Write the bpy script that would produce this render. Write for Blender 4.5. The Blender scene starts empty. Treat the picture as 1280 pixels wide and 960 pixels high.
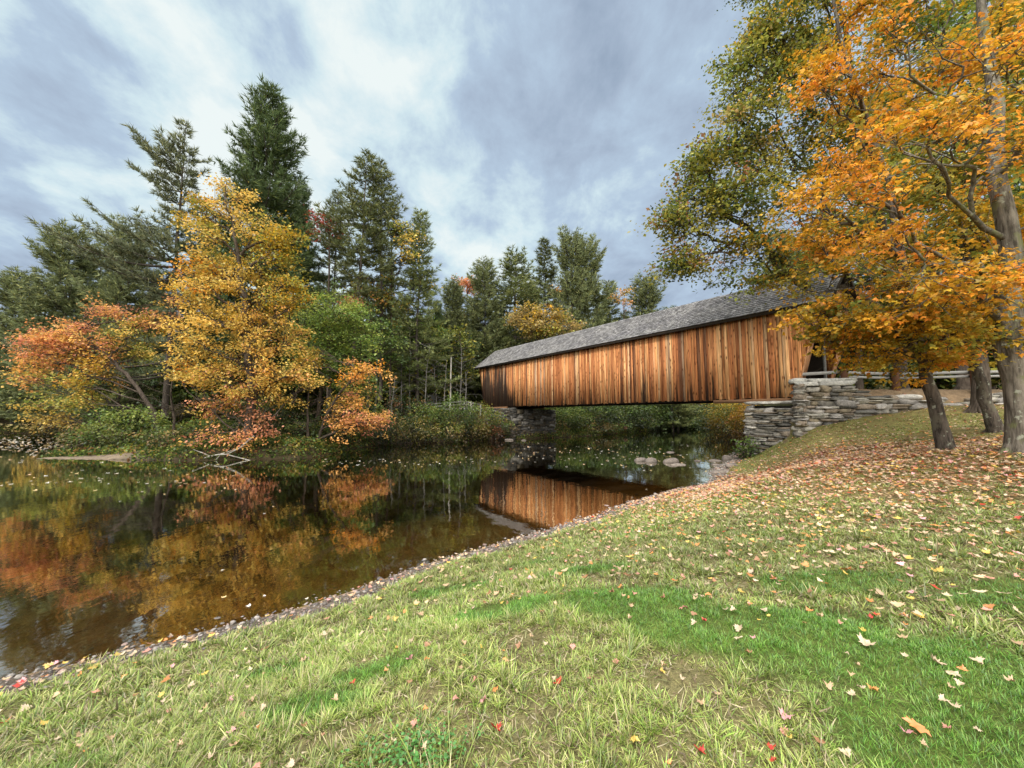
import bpy, math, time
import numpy as np

T0 = time.time()
sc = bpy.context.scene
COL = sc.collection
RNG = np.random.default_rng(11)

# ------------------------------------------------------------------ camera
F = 481.0                       # focal length in pixels of a 1280 wide picture
TH = math.radians(4.6)          # the camera looks up a little
CAM = np.array([0.0, 0.0, 2.4])  # the river's surface is z = 0


def ray(px, py):
    a, b = (px - 640.0) / F, (480.0 - py) / F
    return np.array([a, math.cos(TH) - b * math.sin(TH), math.sin(TH) + b * math.cos(TH)])


def atY(px, py, Y):
    d = ray(px, py)
    return CAM + d * (Y / d[1])


def atZ(px, py, z):
    d = ray(px, py)
    return CAM + d * ((z - CAM[2]) / d[2])


cam_data = bpy.data.cameras.new('camera')
cam_data.sensor_width = 36.0
cam_data.lens = 36.0 * F / 1280.0
cam_data.clip_start = 0.05
cam_data.clip_end = 3000.0
cam = bpy.data.objects.new('camera', cam_data)
cam.location = CAM
cam.rotation_euler = (math.radians(90) + TH, 0, 0)
COL.objects.link(cam)
sc.camera = cam

# ------------------------------------------------------------------ mesh helpers


def nrm(v):
    v = np.asarray(v, float)
    return v / (np.linalg.norm(v, axis=-1, keepdims=True) + 1e-12)


def link(o, parent=None):
    COL.objects.link(o)
    if parent is not None:
        o.parent = parent
    return o


class MB:
    """collects vertices, faces and a colour per vertex; build() makes one mesh"""

    def __init__(s):
        s.v, s.f, s.c, s.n = [], {}, [], 0

    def add(s, v, faces, col=(1, 1, 1)):
        v = np.asarray(v, float).reshape(-1, 3)
        for fa in faces:
            fa = np.asarray(fa, np.int64)
            if fa.ndim == 1:
                fa = fa[None]
            s.f.setdefault(fa.shape[1], []).append(fa + s.n)
        col = np.asarray(col, float)
        if col.ndim == 1:
            col = np.broadcast_to(col, (len(v), 3))
        s.v.append(v)
        s.c.append(col)
        s.n += len(v)

    def arrays(s):
        V = np.concatenate(s.v)
        C = np.concatenate(s.c)
        sizes, idx = [], []
        for k, lst in s.f.items():
            a = np.concatenate(lst)
            idx.append(a.ravel())
            sizes.append(np.full(len(a), k))
        return V, C, np.concatenate(idx), np.concatenate(sizes)

    def mesh(s, name, mat, smooth=False):
        V, C, L, S = s.arrays()
        me = bpy.data.meshes.new(name)
        me.vertices.add(len(V))
        me.vertices.foreach_set('co', V.astype(np.float32).ravel())
        me.loops.add(len(L))
        me.loops.foreach_set('vertex_index', L.astype(np.int32))
        me.polygons.add(len(S))
        st = np.concatenate([[0], np.cumsum(S)[:-1]])
        me.polygons.foreach_set('loop_start', st.astype(np.int32))
        if smooth:
            me.polygons.foreach_set('use_smooth', np.ones(len(S), bool))
        me.update(calc_edges=True)
        at = me.color_attributes.new('col', 'FLOAT_COLOR', 'POINT')
        cc = np.ones((len(V), 4), np.float32)
        cc[:, :3] = np.clip(C, 0, 1)
        at.data.foreach_set('color', cc.ravel())
        me.materials.append(mat)
        return me

    def build(s, name, mat, parent=None, smooth=False, loc=None):
        o = bpy.data.objects.new(name, s.mesh(name, mat, smooth))
        if loc is not None:
            o.location = loc
        return link(o, parent)


def tag(o, label=None, cat=None, group=None, kind=None):
    if label:
        o['label'] = label
    if cat:
        o['category'] = cat
    if group:
        o['group'] = group
    if kind:
        o['kind'] = kind
    return o


def empty(name, loc, rz=0.0):
    o = bpy.data.objects.new(name, None)
    o.location = loc
    o.rotation_euler = (0, 0, rz)
    o.empty_display_size = 0.3
    return link(o)


CUBE = np.array([[-1, -1, -1], [1, -1, -1], [1, 1, -1], [-1, 1, -1], [-1, -1, 1], [1, -1, 1], [1, 1, 1], [-1, 1, 1]], float) * .5
CUBE_F = [[[0, 3, 2, 1], [4, 5, 6, 7], [0, 1, 5, 4], [1, 2, 6, 5], [2, 3, 7, 6], [3, 0, 4, 7]]]


def box(mb, c, size, ax=None, col=(1, 1, 1)):
    """box at centre c, size (a, b, c) along the rows of ax"""
    v = CUBE * np.asarray(size, float)
    if ax is not None:
        v = v @ np.asarray(ax, float)
    mb.add(v + np.asarray(c, float), CUBE_F, col)


def hexa(mb, pts, col=(1, 1, 1)):
    mb.add(pts, CUBE_F, col)


def bar(mb, p, q, w, h, col=(1, 1, 1), up=(0, 0, 1)):
    p, q = np.asarray(p, float), np.asarray(q, float)
    d = nrm(q - p)
    s = nrm(np.cross(up, d)) if abs(np.dot(up, d)) < .98 else np.array([1., 0, 0])
    u = np.cross(d, s)
    box(mb, (p + q) / 2, (np.linalg.norm(q - p), w, h), np.array([d, s, u]), col)


def tube(mb, P, R, n=6, col=(1, 1, 1), cap=True):
    P = np.asarray(P, float)
    R = np.asarray(R, float)
    m = len(P)
    t = np.gradient(P, axis=0)
    t = nrm(t)
    ref = np.array([0.31, 0.17, 0.93]) if abs(t[:, 2]).mean() < .8 else np.array([0.93, 0.2, 0.1])
    a = nrm(np.cross(t, ref))
    b = np.cross(t, a)
    th = np.arange(n) * 2 * math.pi / n
    ring = a[:, None] * np.cos(th)[None, :, None] + b[:, None] * np.sin(th)[None, :, None]
    V = (P[:, None] + ring * R[:, None, None]).reshape(-1, 3)
    i = np.arange(m - 1)[:, None] * n
    j = np.arange(n)[None]
    k = (j + 1) % n
    q = np.stack([i + j, i + k, i + n + k, i + n + j], -1).reshape(-1, 4)
    mb.add(V, [q], col)


def frames(n_dir, up_dir):
    """rows: x (width), y (length), z (normal)"""
    y = nrm(n_dir)
    z = up_dir - (up_dir * y).sum(-1, keepdims=True) * y
    z = nrm(z)
    x = np.cross(y, z)
    return np.stack([x, y, z], -2)


def scatter(mb, T, TF, P, M, S, C, grad=None):
    """copies of template T (k,3) with faces TF at P (n,3), frames M (n,3,3), scale S (n,), colour C (n,3)"""
    n, k = len(P), len(T)
    S = np.asarray(S, float)
    if S.ndim == 1:
        S = S[:, None]
    V = np.einsum('nki,nij->nkj', T[None] * S[:, None, :], M) + P[:, None]
    fs = []
    off = (np.arange(n) * k)[:, None, None]
    for fa in TF:
        fa = np.asarray(fa, np.int64)
        fs.append((fa[None] + off).reshape(-1, fa.shape[1]))
    CC = np.repeat(C, k, 0)
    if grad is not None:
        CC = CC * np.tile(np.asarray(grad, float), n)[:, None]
    mb.add(V.reshape(-1, 3), fs, CC)


# smooth random field
class Noise:
    def __init__(s, seed, scale, dim=2, n=24):
        r = np.random.default_rng(seed)
        s.k = r.normal(size=(n, dim)) * (1.0 / scale)
        s.p = r.uniform(0, 2 * math.pi, n)

    def __call__(s, X):
        v = np.zeros(X.shape[:-1])
        for k, p in zip(s.k, s.p):
            v += np.sin(X @ k + p)
        return v / math.sqrt(len(s.p) / 2)


def sstep(a, b, x):
    t = np.clip((x - a) / (b - a), 0, 1)
    return t * t * (3 - 2 * t)


# ------------------------------------------------------------------ materials


class NT:
    def __init__(s, name):
        s.m = bpy.data.materials.new(name)
        s.m.use_nodes = True
        s.t = s.m.node_tree
        s.t.nodes.clear()
        s.out = s.t.nodes.new('ShaderNodeOutputMaterial')

    def n(s, typ, **kw):
        nd = s.t.nodes.new(typ)
        for k, v in kw.items():
            if k.startswith('i_'):
                nd.inputs[k[2:].replace('_', ' ')].default_value = v
            else:
                setattr(nd, k, v)
        return nd

    def l(s, a, b):
        s.t.links.new(a, b)

    def mul(s, a, b):
        nd = s.n('ShaderNodeMath', operation='MULTIPLY')
        s.put(a, nd.inputs[0])
        s.put(b, nd.inputs[1])
        return nd.outputs[0]

    def math(s, op, a, b=0.0):
        nd = s.n('ShaderNodeMath', operation=op)
        s.put(a, nd.inputs[0])
        s.put(b, nd.inputs[1])
        return nd.outputs[0]

    def put(s, a, sock):
        if isinstance(a, (int, float)):
            sock.default_value = a
        elif isinstance(a, (tuple, list)):
            sock.default_value = tuple(a) + ((1.0,) if len(a) == 3 and sock.type == 'RGBA' else ())
        else:
            s.l(a, sock)

    def mix(s, fac, a, b, mode='MIX'):
        nd = s.n('ShaderNodeMix', data_type='RGBA', blend_type=mode)
        s.put(fac, nd.inputs[0])
        s.put(a, nd.inputs[6])
        s.put(b, nd.inputs[7])
        return nd.outputs[2]

    def ramp(s, fac, stops):
        nd = s.n('ShaderNodeValToRGB')
        e = nd.color_ramp.elements
        while len(e) < len(stops):
            e.new(0.5)
        for el, (p, c) in zip(e, stops):
            el.position = p
            el.color = tuple(c) + (1,) if len(c) == 3 else c
        s.put(fac, nd.inputs[0])
        return nd.outputs[0]

    def noise(s, scale, detail=4, rough=.55, vec=None, dim='3D'):
        nd = s.n('ShaderNodeTexNoise', noise_dimensions=dim)
        nd.inputs['Scale'].default_value = scale
        nd.inputs['Detail'].default_value = detail
        nd.inputs['Roughness'].default_value = rough
        s.l(vec if vec is not None else s.pos(), nd.inputs['Vector'])
        return nd.outputs['Fac']

    def pos(s, scale=(1, 1, 1), obj=False):
        if obj:
            src = s.n('ShaderNodeTexCoord').outputs['Object']
        else:
            src = s.n('ShaderNodeNewGeometry').outputs['Position']
        if scale == (1, 1, 1):
            return src
        mp = s.n('ShaderNodeMapping')
        mp.inputs['Scale'].default_value = scale
        s.l(src, mp.inputs['Vector'])
        return mp.outputs[0]

    def bump(s, h, strength, dist):
        nd = s.n('ShaderNodeBump')
        nd.inputs['Strength'].default_value = strength
        nd.inputs['Distance'].default_value = dist
        s.l(h, nd.inputs['Height'])
        return nd.outputs[0]

    def attr(s):
        nd = s.n('ShaderNodeAttribute', attribute_name='col')
        return nd.outputs['Color']

    def principled(s, col, rough=.9, spec=.2, normal=None):
        b = s.n('ShaderNodeBsdfPrincipled')
        s.put(col, b.inputs['Base Color'])
        s.put(rough, b.inputs['Roughness'])
        b.inputs['Specular IOR Level'].default_value = spec
        if normal is not None:
            s.l(normal, b.inputs['Normal'])
        s.l(b.outputs[0], s.out.inputs['Surface'])
        return b


def leaf_mat(name, trans=.35, gloss=.06, var=.25):
    t = NT(name)
    geo = t.n('ShaderNodeNewGeometry')
    r = geo.outputs['Random Per Island']
    br = t.n('ShaderNodeMapRange')
    br.inputs['To Min'].default_value = 1 - var
    br.inputs['To Max'].default_value = 1 + var
    t.l(r, br.inputs['Value'])
    c = t.mix(1.0, t.attr(), (1, 1, 1), 'MULTIPLY')
    vm = t.n('ShaderNodeVectorMath', operation='SCALE')
    t.l(c, vm.inputs[0])
    t.l(br.outputs[0], vm.inputs['Scale'])
    d = t.n('ShaderNodeBsdfDiffuse')
    tr = t.n('ShaderNodeBsdfTranslucent')
    gl = t.n('ShaderNodeBsdfGlossy')
    gl.inputs['Roughness'].default_value = .45
    gl.inputs['Color'].default_value = (.9, .95, 1, 1)
    t.l(vm.outputs[0], d.inputs['Color'])
    t.l(vm.outputs[0], tr.inputs['Color'])
    m1 = t.n('ShaderNodeMixShader')
    m1.inputs[0].default_value = trans
    t.l(d.outputs[0], m1.inputs[1])
    t.l(tr.outputs[0], m1.inputs[2])
    m2 = t.n('ShaderNodeMixShader')
    m2.inputs[0].default_value = gloss
    t.l(m1.outputs[0], m2.inputs[1])
    t.l(gl.outputs[0], m2.inputs[2])
    t.l(m2.outputs[0], t.out.inputs['Surface'])
    return t.m


M_LEAF = leaf_mat('broad_leaf', .42, .025)
M_NEEDLE = leaf_mat('pine_needle', .25, .015)
M_GRASS = leaf_mat('grass_blade', .35, .04, .3)
M_DRY = leaf_mat('dry_leaf', .12, .05, .22)


def bark_mat(name, a, b, lichen=None, scale=1.0):
    t = NT(name)
    p = t.pos((9 * scale, 9 * scale, 1.6 * scale))
    n1 = t.noise(1.6, 6, .65, p)
    n2 = t.noise(.9, 3, .5, t.pos())
    c = t.mix(t.ramp(n1, [(.35, (0, 0, 0)), (.65, (1, 1, 1))]), a, b)
    c = t.mix(1.0, c, t.ramp(n2, [(.3, (.7, .7, .7)), (.7, (1.15, 1.15, 1.15))]), 'MULTIPLY')
    if lichen is not None:
        n3 = t.noise(3.2, 5, .7, t.pos((1, 1, .7)))
        c = t.mix(t.ramp(n3, [(.52, (0, 0, 0)), (.6, (.8, .8, .8))]), c, lichen)
        n4 = t.noise(7, 4, .6)
        c = t.mix(t.ramp(n4, [(.6, (0, 0, 0)), (.66, (.8, .8, .8))]), c, (.36, .38, .31))
    t.principled(c, .95, .1, t.bump(n1, .9, .03))
    return t.m


M_BARK = bark_mat('bark_dark', (.045, .035, .028), (.13, .105, .085))
M_BARK_NEAR = bark_mat('bark_maple', (.06, .052, .042), (.24, .215, .18), (.15, .16, .075))
M_BARK_SLIM = bark_mat('bark_slim_maple', (.035, .03, .026), (.17, .14, .115), (.13, .12, .09))
M_BARK_PINE = bark_mat('bark_pine', (.05, .042, .036), (.14, .12, .105))
M_BARK_PALE = bark_mat('bark_pale', (.3, .28, .25), (.6, .58, .53))


def wood_mat(name, dark_x=None):
    """weathered vertical boards, colour of each board in the attribute, grain along local z"""
    t = NT(name)
    geo = t.n('ShaderNodeNewGeometry')
    rnd = geo.outputs['Random Per Island']
    tc = t.n('ShaderNodeTexCoord').outputs['Object']
    add = t.n('ShaderNodeVectorMath', operation='ADD')
    t.l(tc, add.inputs[0])
    cmb = t.n('ShaderNodeCombineXYZ')
    t.l(t.mul(rnd, 37.0), cmb.inputs[0])
    t.l(t.mul(rnd, 91.0), cmb.inputs[2])
    t.l(cmb.outputs[0], add.inputs[1])
    mp = t.n('ShaderNodeMapping')
    mp.inputs['Scale'].default_value = (22, 22, .55)
    t.l(add.outputs[0], mp.inputs['Vector'])
    grain = t.noise(1.3, 5, .6, mp.outputs[0])
    mp2 = t.n('ShaderNodeMapping')
    mp2.inputs['Scale'].default_value = (3.2, 3.2, .28)
    t.l(add.outputs[0], mp2.inputs['Vector'])
    broad = t.noise(1.0, 4, .6, mp2.outputs[0])
    base = t.attr()
    c = t.mix(1.0, base, t.ramp(grain, [(.30, (.22, .17, .14)), (.45, (.85, .82, .8)), (.6, (1.15, 1.15, 1.12)), (.75, (1.4, 1.42, 1.4))]), 'MULTIPLY')
    c = t.mix(1.0, c, t.ramp(broad, [(.3, (.55, .45, .38)), (.52, (1.05, 1.0, .95)), (.75, (1.3, 1.35, 1.35))]), 'MULTIPLY')
    # knots
    sp3 = t.n('ShaderNodeSeparateXYZ')
    t.l(add.outputs[0], sp3.inputs[0])
    cb3 = t.n('ShaderNodeCombineXYZ')
    t.l(t.mul(t.math('ADD', sp3.outputs[0], sp3.outputs[1]), 6.0), cb3.inputs[0])
    t.l(t.mul(sp3.outputs[2], 2.3), cb3.inputs[1])
    vo = t.n('ShaderNodeTexVoronoi', voronoi_dimensions='2D')
    vo.inputs['Scale'].default_value = 1.0
    t.l(cb3.outputs[0], vo.inputs['Vector'])
    spv = t.n('ShaderNodeSeparateXYZ')
    t.l(vo.outputs['Color'], spv.inputs[0])
    kd = t.math('ADD', vo.outputs['Distance'], t.mul(t.math('GREATER_THAN', spv.outputs[0], .30), 1.0))
    k = t.ramp(kd, [(.06, (1, 1, 1)), (.15, (.0, .0, .0))])
    c = t.mix(k, c, (.05, .02, .012))
    k2 = t.ramp(kd, [(.15, (.6, .6, .6)), (.30, (.0, .0, .0))])
    c = t.mix(k2, c, (.2, .065, .025))
    # weather stain near the bottom, in streaks that climb
    sep = t.n('ShaderNodeSeparateXYZ')
    t.l(tc, sep.inputs[0])
    mp4 = t.n('ShaderNodeMapping')
    mp4.inputs['Scale'].default_value = (2.1, 2.1, .12)
    t.l(tc, mp4.inputs['Vector'])
    streak = t.noise(1.0, 5, .7, mp4.outputs[0])
    st = t.math('ADD', t.math('ADD', t.mul(streak, 1.7), -.375), t.mul(sep.outputs[2], -.11))
    mp5 = t.n('ShaderNodeMapping')
    mp5.inputs['Scale'].default_value = (5.5, 5.5, .16)
    t.l(add.outputs[0], mp5.inputs['Vector'])
    sk = t.noise(1.0, 5, .7, mp5.outputs[0])
    c = t.mix(t.ramp(sk, [(.60, (0, 0, 0)), (.70, (.8, .8, .8))]), c, (.07, .035, .02))
    c = t.mix(t.ramp(sk, [(.30, (.5, .5, .5)), (.40, (0, 0, 0))]), c, (.72, .50, .32))
    if dark_x is not None:
        dx = t.n('ShaderNodeMapRange')
        dx.inputs['From Min'].default_value = dark_x
        dx.inputs['From Max'].default_value = dark_x + 3.5
        dx.inputs['To Min'].default_value = .0
        dx.inputs['To Max'].default_value = .44
        t.l(sep.outputs[0], dx.inputs['Value'])
        st = t.math('ADD', st, dx.outputs[0])
    w = t.ramp(st, [(.43, (0, 0, 0)), (.60, (.93, .93, .93))])
    c = t.mix(w, c, (.022, .02, .02))
    t.principled(c, .8, .15, t.bump(grain, .35, .01))
    return t.m


def simple_wood(name, a, b, sc_=(1, 1, 1), scale=6, rough=.85):
    t = NT(name)
    n = t.noise(scale, 5, .65, t.pos(sc_, True))
    c = t.mix(n, a, b)
    c = t.mix(1.0, c, t.attr(), 'MULTIPLY')
    t.principled(c, rough, .15, t.bump(n, .4, .01))
    return t.m


M_BOARD = wood_mat('siding_boards', 22.6)
M_DARKWOOD = simple_wood('dark_timber', (.02, .016, .013), (.055, .042, .032))
M_BEAM = simple_wood('brown_timber', (.12, .06, .03), (.28, .16, .09), (.3, 3, 3))
M_GREYWOOD = simple_wood('grey_rail', (.16, .155, .15), (.42, .42, .41), (.6, 5, 5))
M_POST = simple_wood('brown_post', (.05, .025, .015), (.15, .075, .045), (3, 3, .6))


def stone_mat(name, tint=(1, 1, 1), moss=.25):
    t = NT(name)
    n = t.noise(5, 7, .7)
    n2 = t.noise(22, 5, .6)
    c = t.ramp(n, [(.3, (.5, .5, .5)), (.5, (.95, .95, .95)), (.7, (1.35, 1.33, 1.28))])
    c = t.mix(1.0, t.attr(), c, 'MULTIPLY')
    c = t.mix(1.0, c, t.ramp(n2, [(.3, (.65, .65, .65)), (.65, (1.15, 1.15, 1.15))]), 'MULTIPLY')
    n3 = t.noise(2.2, 5, .7)
    c = t.mix(t.ramp(n3, [(.55, (0, 0, 0)), (.7, (moss, moss, moss))]), c, (.1, .11, .04))
    t.principled(c, .92, .2, t.bump(t.math('ADD', n, n2), .6, .03))
    return t.m


M_STONE = stone_mat('field_stone')
M_ROCK = stone_mat('river_rock', moss=.0)

t = NT('roof_shingle')
n = t.noise(7, 6, .7)
n2 = t.noise(1.0, 4, .6)
c = t.mix(1.0, t.attr(), t.ramp(n, [(.3, (.55, .55, .55)), (.7, (1.35, 1.35, 1.35))]), 'MULTIPLY')
c = t.mix(1.0, c, t.ramp(n2, [(.35, (.75, .75, .78)), (.65, (1.15, 1.15, 1.12))]), 'MULTIPLY')
t.principled(c, .85, .25, t.bump(n, .3, .01))
M_SHINGLE = t.m

t = NT('pebble')
n = t.noise(60, 3, .6)
c = t.mix(1.0, t.attr(), t.ramp(n, [(.3, (.6, .6, .6)), (.7, (1.3, 1.3, 1.3))]), 'MULTIPLY')
t.principled(c, .6, .4)
M_PEBBLE = t.m

t = NT('ground_soil')
n = t.noise(3.5, 8, .75)
n2 = t.noise(40, 6, .75)
n3 = t.noise(.45, 4, .6)
c = t.mix(1.0, t.attr(), t.ramp(n, [(.3, (.6, .58, .55)), (.5, (1, 1, 1)), (.7, (1.35, 1.3, 1.2))]), 'MULTIPLY')
c = t.mix(1.0, c, t.ramp(n2, [(.3, (.45, .45, .45)), (.5, (1, 1, 1)), (.72, (1.6, 1.55, 1.45))]), 'MULTIPLY')
c = t.mix(1.0, c, t.ramp(n3, [(.35, (.85, .85, .85)), (.65, (1.12, 1.1, 1.05))]), 'MULTIPLY')
t.principled(c, .95, .1, t.bump(t.math('ADD', n, n2), .9, .03))
M_GROUND = t.m

# water: fresnel mirror over the tinted bed
t = NT('river_water')
w1 = t.noise(2.6, 3, .5, t.pos((1, .55, 1)))
w2 = t.noise(14, 2, .5, t.pos((1, .6, 1)))
hgt = t.math('ADD', w1, t.mul(w2, .12))
bmp = t.bump(hgt, .16, .018)
fr = t.n('ShaderNodeFresnel')
fr.inputs['IOR'].default_value = 1.62
t.l(bmp, fr.inputs['Normal'])
fac = t.math('MINIMUM', t.math('ADD', t.mul(fr.outputs[0], 1.3), .20), .97)
gl = t.n('ShaderNodeBsdfGlossy')
gl.inputs['Roughness'].default_value = .02
gl.inputs['Color'].default_value = (.86, .86, .82, 1)
t.l(bmp, gl.inputs['Normal'])
tp = t.n('ShaderNodeBsdfTransparent')
tp.inputs['Color'].default_value = (.66, .54, .33, 1)
mx = t.n('ShaderNodeMixShader')
t.l(fac, mx.inputs[0])
t.l(tp.outputs[0], mx.inputs[1])
t.l(gl.outputs[0], mx.inputs[2])
t.l(mx.outputs[0], t.out.inputs['Surface'])
M_WATER = t.m

# ------------------------------------------------------------------ terrain
SHORE_NEAR = np.array([(-60, -26), (-30, -9), (-10, .6), (-6.6, 2.5)] +
                      [tuple(atZ(px, py, 0)[:2]) for px, py in [(0, 850), (80, 833), (180, 809), (260, 788), (360, 764), (440, 739), (520, 709), (600, 686), (680, 664)]] +
                      [(1.9, 9.3), (3.4, 10.9), (5.2, 12.5), (6.9, 13.6), (7.6, 14.6), (8.3, 16.3), (9.6, 18.2), (11.4, 20.2), (12.6, 22.5), (16, 27), (22, 38), (30, 52), (40, 75), (62, 120)])
SHORE_FAR = np.array([(60, 130), (33, 84), (20, 58), (13.5, 50), (8, 43.5), (5.1, 41.2), (4.6, 41.0), (.7, 38.4), (-1.6, 39.8), (-2.8, 37.5), (-5.6, 34), (-9.6, 33), (-11.4, 27.5), (-10.9, 23), (-11.6, 21.4),
                      (-14.5, 20.9), (-17, 20.4), (-21, 20.8), (-26.2, 21.4), (-27.0, 23), (-27.7, 27), (-31, 34), (-42, 44), (-70, 52), (-110, 55), (-140, -40)])
POLY = np.concatenate([SHORE_NEAR, SHORE_FAR])


def seg_dist(P, L, closed=False):
    best = np.full(len(P), 1e9)
    n = len(L)
    for i in range(n if closed else n - 1):
        a, b = L[i], L[(i + 1) % n]
        d = b - a
        t_ = np.clip(((P - a) @ d) / (d @ d), 0, 1)
        q = a + t_[:, None] * d
        best = np.minimum(best, np.hypot(*(P - q).T))
    return best


def inside(P, L):
    r = np.zeros(len(P), bool)
    n = len(L)
    x, y = P.T
    for i in range(n):
        x1, y1 = L[i]
        x2, y2 = L[(i + 1) % n]
        c_ = (y1 > y) != (y2 > y)
        with np.errstate(divide='ignore', invalid='ignore'):
            xi = (x2 - x1) * (y - y1) / (y2 - y1) + x1
        r ^= c_ & (x < xi)
    return r


CTRL = np.array([(0, 0, .90), (-2, 2, .72), (-3, -3, 1.0), (0, 3, .85), (2, 2, .95), (3, 5, .85), (0, 6, .6), (5, 8, .95), (5, 3, 1.15), (9, 4, 1.55), (9.3, 7.5, 1.6), (9.8, 9, 1.63), (7, 11, .85), (9, 13.5, .75), (11, 13, 1.2),
                 (13.7, 11, 1.9), (13.2, 18, 1.35), (16, 17.6, 2.15), (19, 17.4, 2.75), (23, 16.5, 3.05), (18, 12, 2.5), (25, 8, 3.2), (15, 0, 2.0), (0, -12, 1.6), (-9, -9, 1.0), (30, 16, 3.6), (40, 0, 4),
                 (18, 25, 3.8), (30, 30, 3.8), (30, 22, 3.8), (45, 45, 4), (12, 15.5, 1.1), (11.8, 18, .9),
                 (-15, 24, .75), (-22, 26, .9), (-20, 31, 1.1), (-12, 30, 1.3), (-6, 39, 2.3), (-4.5, 45, 3.7), (-8, 50, 3.8), (-14, 40, 2.0), (-30, 45, 1.5), (-42, 60, 2.5), (0, 75, 4.2), (-80, 80, 4), (10, 55, 2.4), (20, 75, 3), (50, 60, 3.6),
                 (-60, 58, 1.6), (40, 110, 4), (100, 100, 7), (-100, 100, 8), (0, 130, 8), (0, -60, 4), (70, 0, 6)], float)
_K = np.hypot(CTRL[:, None, 0] - CTRL[None, :, 0], CTRL[:, None, 1] - CTRL[None, :, 1])
_W = np.linalg.solve(_K + 1e-6 * np.eye(len(CTRL)), CTRL[:, 2] - 2.0)
ROAD = np.array([(13.35, 19.15), (15.6, 18.72), (19.5, 18.35), (24, 17.9), (32, 17.2), (60, 12), (80, 60), (40, 40), (27, 31), (19.2, 22.9)], float)
N_S, N_M, N_L = Noise(1, .35), Noise(2, 1.6), Noise(3, 7)


def ground_z(P):
    P = np.asarray(P, float).reshape(-1, 2)
    Pc = P.copy()
    r = np.hypot(*P.T)
    far = r > 130
    Pc[far] *= (130 / r[far])[:, None]
    z = 2.0 + np.hypot(Pc[:, None, 0] - CTRL[None, :, 0], Pc[:, None, 1] - CTRL[None, :, 1]) @ _W
    z = np.clip(z, .35, 9)
    z = z + sstep(62, 140, r) * 13 * sstep(-20, 40, P[:, 1]) + np.clip(r - 130, 0, 400) * .02
    # the road bank behind the stone wall
    dr = seg_dist(P, ROAD, True)
    ir = inside(P, ROAD)
    soft = np.where(P[:, 0] > 16.2, 1.5, .35)
    k = np.where(ir, sstep(-.02, 1, dr / soft), 0)
    z = z * (1 - k) + np.maximum(z, 3.82) * k
    d = seg_dist(P, POLY, True)
    w = inside(P, POLY)
    dn, df = seg_dist(P, SHORE_NEAR), seg_dist(P, SHORE_FAR)
    near = dn < df
    amp = np.clip(d / 3, .1, 1)
    z = z + (.02 * N_S(P) + .035 * N_M(P) + np.where(r > 25, .12, .02) * N_L(P)) * amp
    # lawn: gravel strip, small lip, then a soft slope;  far bank: undercut and steep
    s_near = np.where(d < .34, .10 * d, .034 + sstep(.40, .72, d) * .11 + sstep(.5, 3.6, d) * np.clip(z - .145, 0, 9))
    sand = np.exp(-((P[:, 0] + 24.5) / 4.2) ** 2 - ((P[:, 1] - 21.3) / .8) ** 2)
    s_far = sstep(0, .8, d) * np.minimum(z, .55 + .1 * N_M(P)) + sstep(.6, 5.0, d) * np.clip(z - .5, 0, 9)
    tip = .10 + .90 * sstep(-25.5, -18.5, P[:, 0])
    s_far = np.where((P[:, 0] > -31) & (P[:, 1] < 33), s_far * tip, s_far)
    s_far = s_far * (1 - sand) + sand * (.035 + .012 * N_S(P))
    out = np.where(near, s_near, s_far)
    depth = -np.where(near, 0.075 * d + .014 * d * d, .5 * d)
    depth = np.maximum(depth, -1.7 + .15 * N_M(P))
    return np.where(w, depth, out)


def gz(x, y):
    return float(ground_z(np.array([[x, y]]))[0])


TAN = np.array([.30, .25, .155])


def grass_zone(P):
    """0 = coarse straw-coloured turf, 1 = lush green patch"""
    spots = [(1.0, 3.3, .62, .38), (1.45, 2.8, .55, .30), (2.05, 2.75, .55, .28), (2.55, 2.15, .62, .42), (1.85, 1.75, .40, .22), (-1.15, 2.45, .5, .24), (-.95, 2.75, .4, .22), (-.05, 3.4, .42, .28), (.9, 4.4, .7, .35), (3.0, 5.4, 1.1, .5), (2.8, 3.5, .7, .3), (-1.9, 3.2, .4, .2), (-.6, 4.9, .7, .3), (2.0, 6.8, 1.0, .4), (4.6, 7.6, 1.3, .45), (-2.4, 2.2, .4, .25), (3.9, 3.0, .8, .4), (.3, 5.6, .6, .3)]
    v = np.zeros(len(P))
    for x, y, a, b in spots:
        v = np.maximum(v, np.exp(-(((P[:, 0] - x) / a) ** 2 + ((P[:, 1] - y) / b) ** 2) ** 1.3))
    v = v + .24 * N_M(P * 1.1) + .17 * N_S(P) + .16 * sstep(-.5, 2.5, P[:, 0]) * sstep(2.2, 4.0, P[:, 1])
    return np.clip((v - .52) * 3.2, 0, 1)


def litter_zone(P):
    """how thick the fallen leaves lie"""
    d = ((P[:, 0] - 9.8) / 6.2) ** 2 + ((P[:, 1] - 8.8) / 5.4) ** 2
    v = np.exp(-d ** 1.2)
    v = np.maximum(v, .9 * np.exp(-((P[:, 0] - 8.5) / 4.2) ** 2 - ((P[:, 1] - 10.0) / 4.4) ** 2))
    v = np.maximum(v, .55 * np.exp(-((P[:, 0] - 19) / 9) ** 4 - ((P[:, 1] - 12.5) / 5.2) ** 4))
    v = np.clip(v * (1 + .35 * N_M(P)), 0, 1)
    return v


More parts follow.
